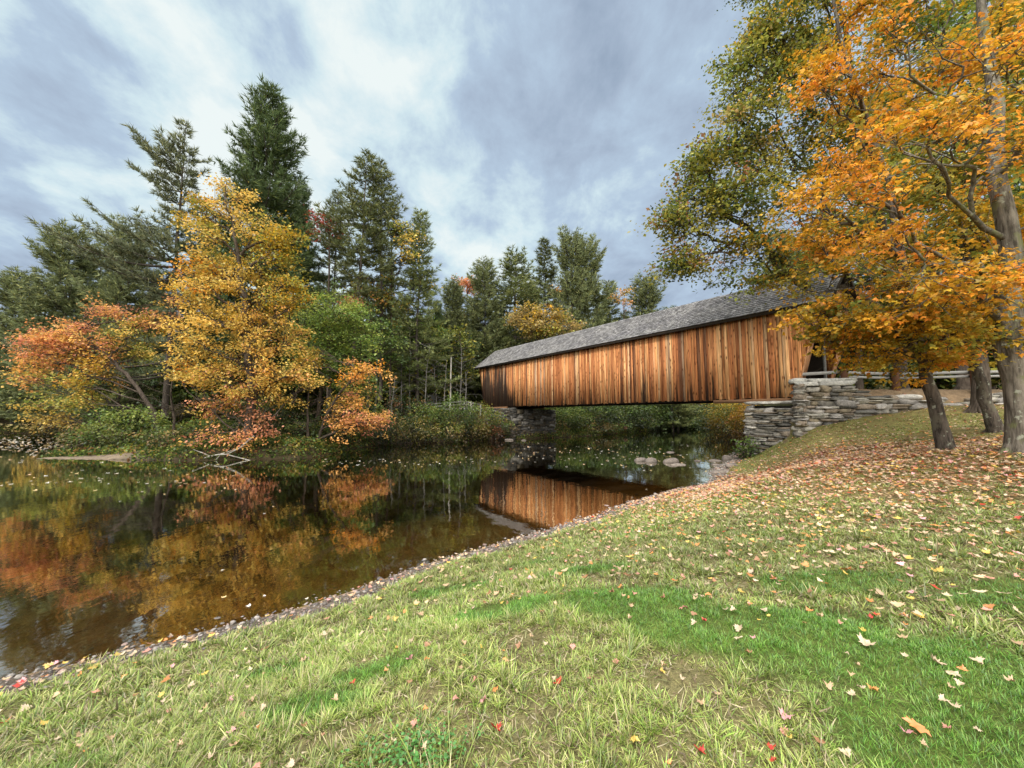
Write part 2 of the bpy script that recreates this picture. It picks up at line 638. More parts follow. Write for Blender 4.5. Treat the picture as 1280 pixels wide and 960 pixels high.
def make_ground():
    fr_ = np.radians(np.linspace(-68, 68, 620))
    bk = np.radians(np.linspace(68, 292, 70))[1:-1]
    th = np.concatenate([fr_, bk])
    r = [0.05]
    while r[-1] < 900:
        r.append(r[-1] + max(.045, r[-1] * (.016 if r[-1] < 60 else .05)))
    r = np.array(r)
    R_, TH_ = np.meshgrid(r, th, indexing='ij')
    X = np.stack([R_ * np.sin(TH_), R_ * np.cos(TH_)], -1).reshape(-1, 2)
    Z = ground_z(X)
    n, m = len(r), len(th)
    i = np.arange(n - 1)[:, None] * m
    j = np.arange(m)[None]
    k = (j + 1) % m
    q = np.stack([i + j, i + m + j, i + m + k, i + k], -1).reshape(-1, 4)[:, ::-1]
    g = grass_zone(X)
    lz = litter_zone(X)
    d = seg_dist(X, POLY, True)
    w = inside(X, POLY)
    dn, df = seg_dist(X, SHORE_NEAR), seg_dist(X, SHORE_FAR)
    near = dn < df
    soil = np.array([.235, .19, .115])
    green = np.array([.10, .15, .035])
    C = soil + (green - soil) * (.35 + .6 * g)[:, None]
    fadeg = sstep(6, 16, np.hypot(*X.T))[:, None]
    C = C * (1 - fadeg) + fadeg * np.array([.19, .19, .065])
    C = C + (np.array([.27, .19, .10]) - C) * (np.clip(lz * 1.0, 0, .65))[:, None]
    C = np.where(((d < .52) & near)[:, None], np.array([.13, .11, .095]), C)
    farc = np.array([.05, .04, .024])
    sand = np.exp(-((X[:, 0] + 24.5) / 4.2) ** 2 - ((X[:, 1] - 21.3) / .8) ** 2)[:, None]
    farc = farc + (np.array([.20, .165, .13]) - farc) * np.clip(sand * 1.6, 0, 1)
    C = np.where(near[:, None], C, farc)
    ups = (X[:, 1] > 20.3) & near & (X[:, 0] < 60)
    C = np.where(ups[:, None], np.array([.06, .06, .025]), C)
    dirt = inside(X, ROAD)
    C = np.where(dirt[:, None], np.array([.20, .145, .095]), C)
    bed = np.clip(-Z / 1.0, 0, 1)[:, None] ** .7
    bc = np.array([.36, .25, .13]) * (1 - bed) + np.array([.012, .009, .005]) * bed  # light lost in the water put into the bed colour, darker when deeper
    bc = np.where(near[:, None], bc, np.array([.03, .022, .012]))
    C = np.where(w[:, None], bc, C)
    mb = MB()
    mb.add(np.concatenate([X, Z[:, None]], 1), [q], C)
    o = mb.build('ground', M_GROUND, smooth=True)
    tag(o, 'river bank ground with lawn, soil and forest floor', 'ground', kind='structure')


make_ground()

mb = MB()
mb.add([(-400, -200, 0), (300, -200, 0), (300, 300, 0), (-400, 300, 0)], [[[0, 1, 2, 3]]])
tag(mb.build('water', M_WATER), 'dark still river reflecting trees and bridge', 'river', kind='structure')
print('terrain', time.time() - T0)

# ------------------------------------------------------------------ covered bridge
U = nrm(np.array([-17.4, 24.3, 0]))         # along the bridge, away from the camera
Vv = np.array([U[1], -U[0], 0])             # across, away from the visible wall
Zv = np.array([0, 0, 1.])
NEAR = np.array([14.25, 19.3, 3.28])
LEN = 29.9
WID = 5.0
HT = 4.82
RISE = 1.95


def B(t_, s, h):
    return NEAR + U * t_ + Vv * s + Zv * h


# local frame of the bridge: x along, y across, z up
bridge = empty('covered_bridge', tuple(NEAR), math.atan2(U[1], U[0]))
tag(bridge, 'long covered wooden bridge with orange brown board siding and grey shingle roof', 'covered bridge')
# local y axis = left of U; the wall seen lies at y=0, the far one at y=-WID


def wall_boards(side_y, out):
    mb = MB()
    r = np.random.default_rng(5 if side_y == 0 else 6)
    x = -1.15
    pal = [((.68, .33, .145), 5), ((.59, .255, .11), 4), ((.80, .48, .24), 3), ((.43, .18, .08), 2.2), ((.80, .53, .31), 1.8), ((.22, .105, .06), 1.0), ((.46, .32, .22), 1.0)]
    cs = np.array([p[0] for p in pal])
    pr = np.array([p[1] for p in pal], float)
    pr /= pr.sum()
    while x < LEN + 1.15:
        w = r.uniform(.10, .21)
        c_ = cs[r.choice(len(cs), p=pr)] * r.uniform(.85, 1.2)
        x1 = min(x + w, LEN + 1.15)
        off = out * r.choice([0, .0, .018, .03])
        gap = r.choice([.003, .006, .012, .02], p=[.4, .3, .2, .1])

        def zb(xx):   # raked ends: the wall is longer at the eave
            if xx < 0:
                return -xx / 1.15 * 4.6
            if xx > LEN:
                return (xx - LEN) / 1.15 * 4.6
            return 0.0
        b0, b1 = zb(x), zb(x1 - gap)
        jb = r.uniform(-.06, .05)
        th = .025
        xa, xb = x, x1 - gap
        lo0, lo1 = b0 + jb, b1 + jb
        y0, y1 = side_y + off, side_y + off + out * th
        ya, yb = min(y0, y1), max(y0, y1)
        pts = [(xa, ya, lo0), (xb, ya, lo1), (xb, yb, lo1), (xa, yb, lo0), (xa, ya, HT), (xb, ya, HT), (xb, yb, HT), (xa, yb, HT)]
        hexa(mb, pts, c_)
        x = x1
    return mb


wall_boards(0, 1).build('siding', M_BOARD, bridge)
wall_boards(-WID, -1).build('siding', M_BOARD, bridge)
mb = MB()     # dark boards behind the siding, floor, tie beams and truss inside
for y in (-.06, -WID + .06):
    box(mb, (LEN / 2, y, HT / 2 + .02), (LEN - .1, .06, HT - .1))
box(mb, (LEN / 2, -WID / 2, .42), (LEN + .2, WID - .2, .12))
for k in range(11):
    xx = 1.2 + k * (LEN - 2.4) / 10
    box(mb, (xx, -WID / 2, .2), (.28, WID - .16, .3))
    box(mb, (xx, -WID / 2, HT - .15), (.22, WID - .16, .25))
for y in (-.22, -WID + .22):
    box(mb, (LEN / 2, y, HT - .12), (LEN, .2, .3))
    box(mb, (LEN / 2, y, .04), (LEN, .22, .16))
    for k in range(20):
        x0 = .6 + k * (LEN - 1.2) / 20
        x1 = x0 + (LEN - 1.2) / 20
        za, zb_ = (.5, HT - .3) if k % 2 == 0 else (HT - .3, .5)
        bar(mb, (x0, y, za), (x1, y, zb_), .12, .25)
mb.build('truss', M_DARKWOOD, bridge)
mb = MB()
box(mb, (2.0, .02, -.12), (4.1, .30, .19), col=(1, 1, 1))
box(mb, (2.0, -WID + .05, -.12), (4.1, .28, .19))
mb.build('bed_timber', M_BEAM, bridge)
mb = MB()
box(mb, (LEN - 2.3, .02, -.11), (4.6, .28, .17))
box(mb, (LEN - 2.3, -WID + .05, -.11), (4.6, .28, .17))
mb.build('bed_timber', M_BEAM, bridge)


def roof_half(sign):
    """sign +1: slope over the seen wall"""
    r = np.random.default_rng(8 + sign)
    mb = MB()
    y_ridge, z_ridge = -WID / 2, HT + RISE
    over = .42
    slope = RISE / (WID / 2)
    y_e = (over if sign > 0 else -WID - over)
    z_e = HT + .06 - over * slope
    pe, pr_ = np.array([0, y_e, z_e]), np.array([0, y_ridge, z_ridge + .06])
    dv = pr_ - pe
    Ls = np.linalg.norm(dv)
    dv /= Ls
    nv = np.cross([1, 0, 0], dv) * (-1 if np.cross([1, 0, 0], dv)[2] < 0 else 1)
    rows = 15
    st = Ls / rows
    x_lo, x_hi = -1.75, LEN + 1.6
    for i in range(rows):
        base = pe + dv * (i * st - .04)
        x = x_lo + r.uniform(-.1, .0)
        while x < x_hi:
            w = r.uniform(.11, .24)
            xa, xb = max(x, x_lo), min(x + w - .006, x_hi)
            if xb > xa:
                g = r.uniform(.6, 1.35)
                c_ = np.array([.24, .238, .245]) * g
                lift = .044 + r.uniform(0, .014)
                b0 = base + dv * r.uniform(-.018, .018)
                p0 = b0 + nv * lift
                p1 = b0 + dv * (st + .07) + nv * .012
                q0, q1 = p0 - nv * .03, p1 - nv * .02
                e = lambda p, xx: (xx, p[1], p[2])
                pts = [e(q0, xa), e(q0, xb), e(q1, xb), e(q1, xa), e(p0, xa), e(p0, xb), e(p1, xb), e(p1, xa)]
                hexa(mb, pts, c_)
            x += w
    return mb, pe, pr_, dv, nv, x_lo, x_hi


mb = MB()
eaves = MB()
for sgn in (1, -1):
    m_, pe, pr_, dv, nv, xl, xh = roof_half(sgn)
    V_, C_, _, _ = m_.arrays()
    mb.add(V_, [m_.f[4][i] if False else np.concatenate(m_.f[4])], C_)
    a = pe - nv * .03
    b = pr_ - nv * .03
    w = .05
    pts = [(xl + .05, *(a - nv * w)[1:]), (xh - .05, *(a - nv * w)[1:]), (xh - .05, *(b - nv * w)[1:]), (xl + .05, *(b - nv * w)[1:]),
           (xl + .05, *a[1:]), (xh - .05, *a[1:]), (xh - .05, *b[1:]), (xl + .05, *b[1:])]
    hexa(eaves, pts)
    yy = pe[1]
    box(eaves, ((xl + xh) / 2, yy - sgn * .05, pe[2] - .11), (xh - xl - .2, .04, .13))
    for k in range(44):
        xx = xl + .25 + k * (xh - xl - .5) / 43
        p = pe - nv * .14 + dv * .1
        q = pr_ - nv * .14 - dv * .08
        bar(eaves, (xx, p[1], p[2]), (xx, q[1], q[2]), .07, .12)
    for xx in (xl + .02, xh - .02):
        p = pe - nv * .1
        q = pr_ - nv * .1
        bar(eaves, (xx, p[1], p[2]), (xx, q[1], q[2]), .035, .2)
roof = mb.build('roof', M_SHINGLE, bridge)
eaves.build('eaves', M_DARKWOOD, bridge)

# portals: raked gable ends of boards with a wide dark opening
M_PORTAL = wood_mat('portal_boards')
for end in (0, 1):
    mb = MB()
    r = np.random.default_rng(31 + end)
    y = -WID
    while y < 0:
        w = min(r.uniform(.16, .24), 0 - y)
        ym = y + w / 2
        op = -WID + .62 < ym < -.62
        top = HT + RISE * (1 - abs(ym + WID / 2) / (WID / 2)) - .12
        zlo = 3.75 if op else .0
        if op:
            zlo = 3.75 - .25 * (abs(ym + WID / 2) / 1.9) ** 4
        rk = lambda z: (1.15 / 4.6) * min(z, HT + .4)
        xs = (lambda z: -rk(z) + .0) if end == 0 else (lambda z: LEN + rk(z))
        s_ = -1 if end == 0 else 1
        c_ = np.array([.50, .27, .15]) * r.uniform(.8, 1.25)
        pts = []
        for z in (zlo, top):
            x_o = xs(z)
            for (yy, dx) in ((y, 0), (y + w - .008, 0), (y + w - .008, -s_ * .03), (y, -s_ * .03)):
                pts.append((x_o + dx, yy, z))
        hexa(mb, pts, c_)
        y += w
    mb.build('portal_boards', M_PORTAL, bridge)
    mb = MB()
    for yy in (-.62, -WID + .62):
        xs0 = -.06 if end == 0 else LEN + .06
        xs1 = xs0
        bar(mb, (xs0, yy, .0), (xs1, yy, 3.7), .14, .10)
    bar(mb, ((-1 if end == 0 else LEN + 1), -WID + .6, 3.72), ((-1 if end == 0 else LEN + 1), -.6, 3.72), .1, .16)
    mb.build('portal_frame', M_GREYWOOD, bridge)
print('bridge', time.time() - T0)


# ------------------------------------------------------------------ stones
def rounded_cube(seg=3, e=.55):
    """a cube grid pushed towards a rounded block"""
    g = np.linspace(-1, 1, seg + 1)
    vs, fs, key = [], [], {}

    def vid(p):
        k_ = tuple(np.round(p, 4))
        if k_ not in key:
            key[k_] = len(vs)
            vs.append(p)
        return key[k_]
    for ax in range(3):
        for s in (-1, 1):
            for i in range(seg):
                for j in range(seg):
                    q = []
                    for a, b in ((i, j), (i + 1, j), (i + 1, j + 1), (i, j + 1)):
                        p = np.zeros(3)
                        p[ax] = s
                        p[(ax + 1) % 3] = g[a]
                        p[(ax + 2) % 3] = g[b]
                        q.append(vid(p))
                    fs.append(q if s > 0 else q[::-1])
    V_ = np.array(vs)
    L4 = (np.abs(V_) ** 9).sum(1) ** (1 / 9)
    L2 = np.linalg.norm(V_, axis=1)
    V_ = V_ / (L4 * e + (1 - e) * L2)[:, None]
    return V_, np.array(fs)


RC, RCF = rounded_cube(3, .93)
RK, RKF = rounded_cube(5, .25)


def stone(mb, c, size, ax=None, col=(.35, .34, .32), r=RNG, rough=.09, big=False):
    T, TF = (RK, RKF) if big else (RC, RCF)
    v = T.copy()
    k1, k2 = r.normal(size=3) * 1.6, r.normal(size=3) * 3
    v = v * (1 + rough * np.sin(v @ k1 + r.uniform(0, 6))[:, None] + rough * .6 * np.sin(v @ k2 + r.uniform(0, 6))[:, None])
    sh = r.normal(size=(3, 3)) * (.07 if big else .11)
    v = v + v @ sh
    if not big:
        v = v + r.normal(size=v.shape) * .075
    v = v * np.asarray(size) * .5
    if ax is not None:
        v = v @ np.asarray(ax)
    mb.add(v + np.asarray(c), [TF], col)


def stone_col(r):
    b = [(.33, .315, .28), (.24, .225, .20), (.44, .42, .38), (.30, .25, .20), (.17, .165, .155), (.38, .36, .34), (.26, .22, .16)][r.integers(7)]
    return np.array(b) * r.uniform(.7, 1.2)


def dry_wall(mb, P0, P1, zbot, ztop_f, seed, thick=.5, hmin=.10, hmax=.24, dark=None):
    """courses of stones from P0 to P1 (xy); ztop_f(u) is the profile"""
    r = np.random.default_rng(seed)
    P0, P1 = np.asarray(P0, float), np.asarray(P1, float)
    L = np.linalg.norm(P1 - P0)
    d = np.append((P1 - P0) / L, 0)
    n_ = np.array([d[1], -d[0], 0])
    z = zbot
    zmax = max(ztop_f(u) for u in np.linspace(0, 1, 20))
    while z < zmax:
        h = r.uniform(hmin, hmax)
        x = -r.uniform(0, .1)
        while x < L - .04:
            w = r.uniform(.22, .75) if r.random() < .8 else r.uniform(.7, 1.2)
            w = min(w, L - x + .05)
            u = np.clip((x + w / 2) / L, 0, 1)
            hh = h * r.uniform(.8, 1.15)
            if z + h * .6 < ztop_f(u):
                sub = 1 if (h < .16 or r.random() < .6) else 2
                for s_ in range(sub):
                    hs = hh / sub
                    c_ = np.array([*P0, 0]) + d * (x + w / 2) + Zv * (z + h / 2 + (s_ - (sub - 1) / 2) * hs) - n_ * (thick * .28 + r.uniform(-.05, .05))
                    tilt = r.normal() * .04
                    dd = nrm(d + Zv * tilt)
                    stone(mb, c_, (w * 1.03, thick * r.uniform(.8, 1.1), hs * 1.04), np.array([dd, n_, nrm(np.cross(dd, n_)) * np.sign(np.cross(dd, n_)[2])]), stone_col(r), r)
            x += w
        z += h
    return mb


def core(mb, pts, zb, zt, col=(.05, .045, .04)):
    a = [(x, y, zb) for x, y in pts] + [(x, y, zt) for x, y in pts]
    hexa(mb, a, col)


# near abutment: the shelf the bridge sits on
abut = empty('near_abutment', tuple(B(0, 0, 0) * np.array([1, 1, 0])))
tag(abut, 'grey dry stone abutment carrying the near end of the covered bridge', 'abutment')


def inv(parent, mb_obj):
    mb_obj.location = (-parent.location.x, -parent.location.y, -parent.location.z)
    if parent.rotation_euler.z:
        raise ValueError
    return mb_obj


sx, st_ = .22, 2.25
p_a, p_b, p_c, p_d = B(st_, -.28, 0)[:2], B(-.35, -.28, 0)[:2], B(-.35, WID + .3, 0)[:2], B(st_, WID + .3, 0)[:2]
zt = NEAR[2] - .30
mb = MB()
core(mb, [p_a + (Vv * .3 - U * .25)[:2], p_b + (Vv * .3)[:2], p_c - (Vv * .2)[:2], p_d - (Vv * .2 + U * .25)[:2]], -.2, zt - .1)
dry_wall(mb, p_a, p_b, -.1, lambda u: zt - .12, 41)
dry_wall(mb, p_d, p_a, -.1, lambda u: zt - .12, 42)
inv(abut, mb.build('stonework', M_STONE, abut, smooth=False))
mb = MB()
r = np.random.default_rng(3)
x = st_ + .1
while x > -.3:
    w = r.uniform(.7, 1.3)
    c_ = B(x - w / 2, .08, -.235)
    stone(mb, c_, (w * .99, .8, .15), np.array([U, -Vv, Zv]), np.array([.50, .49, .46]) * r.uniform(.9, 1.1), r, .03)
    x -= w
inv(abut, mb.build('cap_slab', M_STONE, abut))

# wing wall running right from the bridge end, higher than the shelf
W0, W1, W2, W3 = np.array([13.75, 18.62]), np.array([16.1, 18.15]), np.array([19.4, 17.75]), np.array([24.6, 17.2])
wing = empty('stone_wing_wall', (W0[0], W0[1], 0))
tag(wing, 'dry stone retaining wall holding up the bridge approach, with large rounded stones and flat top slabs', 'stone wall')
mb = MB()
# return face towards the bridge and the corner
dry_wall(mb, B(-.25, .3, 0)[:2], W0, .8, lambda u: 3.86, 47, .45)
dry_wall(mb, W0, W1, .9, lambda u: 3.78, 43, .55, .09, .30)
dry_wall(mb, W1, W2, 1.6, lambda u: 3.66 - .72 * u, 44, .6, .16, .38)
core(mb, [W0 + (.1, .22), W1 + (0, .22), W1 + (0, .8), W0 + (.5, .8)], 0, 3.7)
core(mb, [W1 + (0, .24), W2 + (0, .24), W2 + (0, .6), W1 + (0, .6)], 0, 2.75)
inv(wing, mb.build('stonework', M_STONE, wing))
mb = MB()
r = np.random.default_rng(9)
for (a, b, z_, h_) in ((W0, W1, 3.9, .24), (W0 + (0.1, .35), W1 + (0, .4), 4.08, .22)):
    L = np.linalg.norm(b - a)
    d = np.append((b - a) / L, 0)
    x = 0
    while x < L - .1:
        w = r.uniform(.7, 1.35)
        stone(mb, np.array([*a, 0]) + d * (x + w / 2) + np.array([0, .2, z_]), (w, .6, h_), np.array([d, [-d[1], d[0], 0], Zv]), np.array([.46, .455, .43]) * r.uniform(.85, 1.15), r, .04)
        x += w
inv(wing, mb.build('cap_slab', M_STONE, wing))
# the row of loose stones going on to the right, and the pale ones above the wall
mb = MB()
low = empty('tumbled_stone_wall', (W2[0], W2[1], 0))
tag(low, 'low tumbled mossy stone wall continuing right behind the slim maple trunks', 'stone wall')
dry_wall(mb, W2 + (.1, -.1), W3, 2.5, lambda u: 3.2 - .15 * math.sin(u * 9), 45, .6, .12, .28)
core(mb, [W2 + (0, .2), W3 + (0, .2), W3 + (0, .5), W2 + (0, .5)], 1, 2.85)
inv(low, mb.build('stonework', M_STONE, low))

for i, (px, py, w, h, lab) in enumerate([(1084, 470, .95, .32, 'broad grey boulder on the dirt bank left of the short post'),
                                          (1103, 473, .75, .42, 'pale upright boulder on top of the stone wall beside a post'),
                                          (1132, 476, 1.5, .32, 'long flat pale boulder lying along the top of the bank'),
                                          (1066, 476, .8, .26, 'low grey boulder beside the leftmost post of the guard rail')]):
    mb = MB()
    r = np.random.default_rng(60 + i)
    p = atY(px, py, 18.9)
    stone(mb, (0, 0, 0), (w, .6, h), None, np.array([.52, .50, .46]), r, .09, True)
    o = mb.build('boulder', M_STONE, smooth=True, loc=(p[0], p[1], gz(p[0], p[1]) + h * .36))
    tag(o, lab, 'boulder', 'boulders along the top of the stone wall')

# far abutment
fa = empty('far_abutment', tuple(B(LEN - 2, 0, 0) * np.array([1, 1, 0])))
tag(fa, 'shadowed dry stone abutment under the far end of the covered bridge', 'abutment')
mb = MB()
q_a, q_b, q_c, q_d = B(23.9, -.35, 0)[:2], B(LEN + 3, -.35, 0)[:2], B(LEN + 3, WID + .3, 0)[:2], B(23.9, WID + .3, 0)[:2]
core(mb, [q_a + (Vv * .3 + U * .3)[:2], q_b, q_c, q_d + (U * .3 - Vv * .3)[:2]][::-1], -.5, 3.0)
dry_wall(mb, q_b, q_a, -.3, lambda u: 3.02, 51, .5, .16, .34)
dry_wall(mb, q_a, q_d, -.3, lambda u: 3.02, 52, .5, .16, .34)
mb.c = [c_ * (.5 if i else 1) for i, c_ in enumerate(mb.c)]  # shade under the bridge put into the colour of the facing stones
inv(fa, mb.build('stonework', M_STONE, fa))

# guard rail by the road
rail = empty('guard_rail', (17, 19.5, 3.8))
tag(rail, 'weathered grey timber guard rail on short brown posts beside the road', 'guard rail')
mbr = [MB(), MB()]
RP = [atY(997, 470, 19.2), atY(1050, 463, 19.0), atY(1113, 466, 19.9), atY(1211, 467, 19.0), atY(1290, 463, 18.5)]
for k in range(len(RP) - 1):
    a, b = RP[k].copy(), RP[k + 1].copy()
    a[2] = 4.5 if k else 4.42
    b[2] = 4.52
    mb = MB()
    if k == 0:
        bar(mb, a, b, .09, .15)
    else:
        bar(mb, a, b, .12, .14)
        bar(mb, a - Zv * .21, b - Zv * .21, .10, .11)
    inv(rail, mb.build('rail', M_GREYWOOD, rail))
for k in (1, 2, 3, 4):
    p = RP[k]
    g_ = gz(p[0], p[1])
    mb = MB()
    rr = .17
    tube(mb, [(p[0], p[1] - .22, g_ - .3), (p[0] + .02, p[1] - .22, 4.3), (p[0], p[1] - .22, 4.66)], [rr, rr * .95, rr * .9], 9)
    top = (p[0], p[1] - .22, 4.66)
    th_ = np.arange(9) * 2 * math.pi / 9
    mb.add([(top[0] + math.cos(a) * rr * .9, top[1] + math.sin(a) * rr * .9, 4.661) for a in th_], [[list(range(9))]])
    inv(rail, mb.build('post', M_POST, rail))
print('stones', time.time() - T0)

# fence at the far portal
ff = empty('rail_fence', (-4.5, 42.5, 3.6))
tag(ff, 'small grey post and rail fence by the far end of the bridge', 'fence')
FP = [np.array([x, y, 0.]) for x, y in ((-3.5, 42.9), (-5.2, 42.0), (-7.2, 41.4), (-9.6, 41.2))]
for k, p in enumerate(FP):
    g_ = gz(p[0], p[1])
    p[2] = g_
    mb = MB()
    tube(mb, [(p[0], p[1], g_ - .2), (p[0], p[1], g_ + 1.25)], [.09, .085], 7)
    inv(ff, mb.build('post', M_GREYWOOD, ff))
    if k:
        for hh in (.45, .85, 1.15):
            mb = MB()
            bar(mb, FP[k - 1] + Zv * hh, p + Zv * hh, .05, .12)
            inv(ff, mb.build('rail', M_GREYWOOD, ff))

# river rocks
ROCKS = [(800, 573, 20.5, 1.0, .30, 'small pinkish rock at the left end of the midstream rocks'), (813, 577, 20.0, 1.1, .36, 'rounded grey rock left of centre among the midstream rocks'),
         (838, 575, 19.8, 1.3, .42, 'largest humped rock in the middle of the stream'), (848, 580, 18.8, 1.0, .14, 'flat rock awash in front of the largest midstream rock'),
         (872, 573, 20.4, .6, .12, 'thin flat slab awash between midstream rocks and shore'), (910, 562, 21.0, 1.0, .42, 'pale rounded boulder at the water edge under the bridge'),
         (893, 567, 20.4, 1.1, .14, 'long flat slab just above water left of the pale boulder'), (897, 573, 18.8, .8, .12, 'flat pale stone in the shallows below the long slab'),
         (895, 588, 15.9, .6, .26, 'rounded grey rock beside the bright patch of sky in the water'), (905, 585, 15.9, .7, .28, 'brown rock nearest the leafy point of the lawn'),
         (915, 577, 17.3, .9, .22, 'low brown rock on the muddy bank among leaves'), (838, 562, 25, .9, .14, 'dark low rock behind the midstream rocks'),
         (636, 548, 37.0, 1.3, .3, 'pale ledge stone at the foot of the far abutment'), (655, 549, 36.5, 1.0, .2, 'low stone in the water before the far abutment'),
         (752, 541, 50, 2.2, .4, 'grey stone on the far bank under the bridge'), (728, 543, 47, 1.6, .3, 'smaller grey stone on the far bank left of its neighbour')]
for i, (px, py, Y, w, h, lab) in enumerate(ROCKS):
    p = atY(px, py, Y)
    r = np.random.default_rng(90 + i)
    mb = MB()
    v0 = np.array([.22, .19, .17]) * r.uniform(.7, 1.15)
    a_ = r.uniform(-.4, .4)
    w, h = w * .62, h * .62
    stone(mb, (0, 0, 0), (w, w * .75, h * 1.7), np.array([[math.cos(a_), math.sin(a_), 0], [-math.sin(a_), math.cos(a_), 0], [0, 0, 1]]), v0, r, .1, True)
    g_ = max(gz(p[0], p[1]), 0)
    o = mb.build('river_rock', M_ROCK, smooth=True, loc=(p[0], p[1], g_ + h * .0))
    tag(o, lab, 'rock', 'rocks in and beside the river')

# gravel along the near water edge
mb = MB()
r = np.random.default_rng(70)
near = SHORE_NEAR[3:28]
seg = np.diff(near, axis=0)
sl = np.hypot(*seg.T)
wgt = sl * np.array([1.0 if near[i][1] < 9 else (.5 if near[i][1] < 14 else .35) for i in range(len(seg))])
N = 24000
ii = r.choice(len(seg), N, p=wgt / wgt.sum())
tt = r.random(N)
nn = np.stack([seg[:, 1], -seg[:, 0]], 1) / sl[:, None]
off = r.normal(.20, .21, N)
P = near[ii] + seg[ii] * tt[:, None] + nn[ii] * off[:, None]
z = ground_z(P)
T, TF = rounded_cube(2, .2)
rs = np.clip(r.lognormal(math.log(.012), .5, N), .005, .045) * np.clip(np.hypot(*P.T) / 8, .8, 1.8)
ang = r.uniform(0, 6.28, N)
M = frames(np.stack([np.cos(ang), np.sin(ang), r.normal(0, .2, N)], 1), np.stack([r.normal(0, .2, N), r.normal(0, .2, N), np.ones(N)], 1))
pal = np.array([(.24, .22, .2), (.16, .14, .125), (.32, .29, .27), (.22, .16, .13), (.13, .12, .12), (.30, .22, .19)])
scatter(mb, T, [TF], np.concatenate([P, z[:, None] + rs[:, None] * .25], 1), M, np.stack([rs * r.uniform(.8, 1.5, N), rs, rs * r.uniform(.4, .7, N)], 1), pal[r.integers(len(pal), size=N)] * r.uniform(.7, 1.2, (N, 1)))
tag(mb.build('gravel', M_PEBBLE), 'wet gravel strip along the near water edge', 'gravel', kind='stuff')

# ------------------------------------------------------------------ leaf templates
KITE = (np.array([(0, 0, 0), (.36, .42, .07), (0, 1, -.02), (-.36, .42, .07)], float), [[(0, 1, 2), (0, 2, 3)]])


def lobes(angles, lens, w=.3):
    vs, fs = [], []
    for i, (a, l) in enumerate(zip(angles, lens)):
        a = math.radians(a)
        R_ = np.array([[math.cos(a), -math.sin(a)], [math.sin(a), math.cos(a)]])
        pts = np.array([(0, 0), (w * l, .5 * l), (0, l), (-w * l, .5 * l)]) @ R_.T
        zz = [0, .06 + .02 * i, -.08 * abs(i - (len(angles) - 1) / 2) - .03, .06 - .02 * i]
        n0 = len(vs)
        for (x_, y_), z_ in zip(pts, zz):
            vs.append((x_, y_ + .12, z_))
        fs.append((n0, n0 + 1, n0 + 2, n0 + 3))
    return np.array(vs), [fs]


MAPLE3 = lobes((-48, 0, 48), (.72, .95, .72), .3)


def maple_outline():
    """one closed maple-leaf outline as a fan, slightly cupped"""
    pol = [(0, .0, .04), (14, .30, 0), (40, .38, 0), (52, .62, 0), (62, .44, 0), (78, .52, 0), (88, .80, 0), (98, .56, 0), (110, .50, 0), (128, .86, 0)]
    pts = [(-.0, -.02)]
    half = [(.05, .0), (.34, -.12), (.30, .06), (.62, .02), (.52, .16), (.74, .34), (.46, .36), (.40, .46), (.26, .46), (.30, .70), (.14, .68), (.0, 1.0)]
    out = half + [(-x_, y_) for x_, y_ in half[-2::-1]]
    v = [(0, .22, 0)] + [(x_, y_ + .0, .22 * (x_ * x_ + (y_ - .3) ** 2)) for x_, y_ in out]
    n_ = len(out)
    f = [(0, 1 + i, 1 + (i + 1) % n_) for i in range(n_)]
    return np.array(v, float), [f]


MAPLE = maple_outline()

# ------------------------------------------------------------------ broadleaf trees


def grow(wood, p, d, tips, r_tip, r, depth=0, expo=.44, sides=5):
    n = len(tips)
    c_ = tips.mean(0)
    L = np.linalg.norm(c_ - p)
    if n <= 2:
        for tp in tips:
            L = np.linalg.norm(tp - p)
            m_ = (p + tp) / 2 + d * L * .12 + r.normal(size=3) * L * .06
            tube(wood, [p, m_, tp], [r_tip * 1.3, r_tip, r_tip * .6], 3)
        return
    fr_ = r.uniform(.34, .5)
    q = p + (c_ - p) * fr_ + r.normal(size=3) * L * .05
    ra = r_tip * n ** expo
    mid = (p + q) / 2 + (d * np.linalg.norm(q - p) * .22) + r.normal(size=3) * L * .025
    Pm = np.array([p, (p * .5 + mid * .5) + 0, mid, q])
    tube(wood, Pm, np.linspace(ra, ra * .82, 4), 3 if n < 8 else sides if n < 60 else 7)
    d2 = nrm(q - mid)
    X = tips - q
    X = X - X.mean(0)
    ev, evec = np.linalg.eigh(X.T @ X)
    ax = evec[:, 2] + r.normal(size=3) * .25
    s_ = X @ ax
    cut = np.quantile(s_, r.uniform(.32, .68))
    a, b = tips[s_ <= cut], tips[s_ > cut]
    for g in (a, b):
        if len(g):
            grow(wood, q, d2, g, r_tip, r, depth + 1, expo, sides)


def blob_tips(r, c_, rad, n, shell=.55, clump=0, disc=.45):
    rad = np.asarray(rad)
    m = max(3, n // clump) if clump else n
    v = nrm(r.normal(size=(m, 3)))
    rr = r.random(m) ** (1 / 3)
    rr = rr * (1 - shell) + shell * (.72 + .28 * rr)
    P = np.asarray(c_) + v * rr[:, None] * rad
    if clump:
        # tiers of leaves: flat discs that droop outwards
        k = r.integers(m, size=n)
        R_ = disc * r.uniform(.55, 1.25, m)[k]
        a = r.uniform(0, 6.28, n)
        q = np.sqrt(r.random(n)) * R_
        dx, dy = np.cos(a) * q, np.sin(a) * q
        o = v[k]
        P = P[k] + np.stack([dx, dy, -.35 * (dx * o[:, 0] + dy * o[:, 1]) + r.normal(size=n) * R_ * .30 + dx * r.normal(size=m)[k] * .3], 1)
        # a few long shoots that break the outline
        ns = max(2, n // 14)
        j = r.choice(n, ns)
        P[j] += nrm(o[j] + r.normal(size=(ns, 3)) * .5 + [0, 0, .25]) * (disc * r.uniform(.6, 1.5, ns))[:, None]
    return P


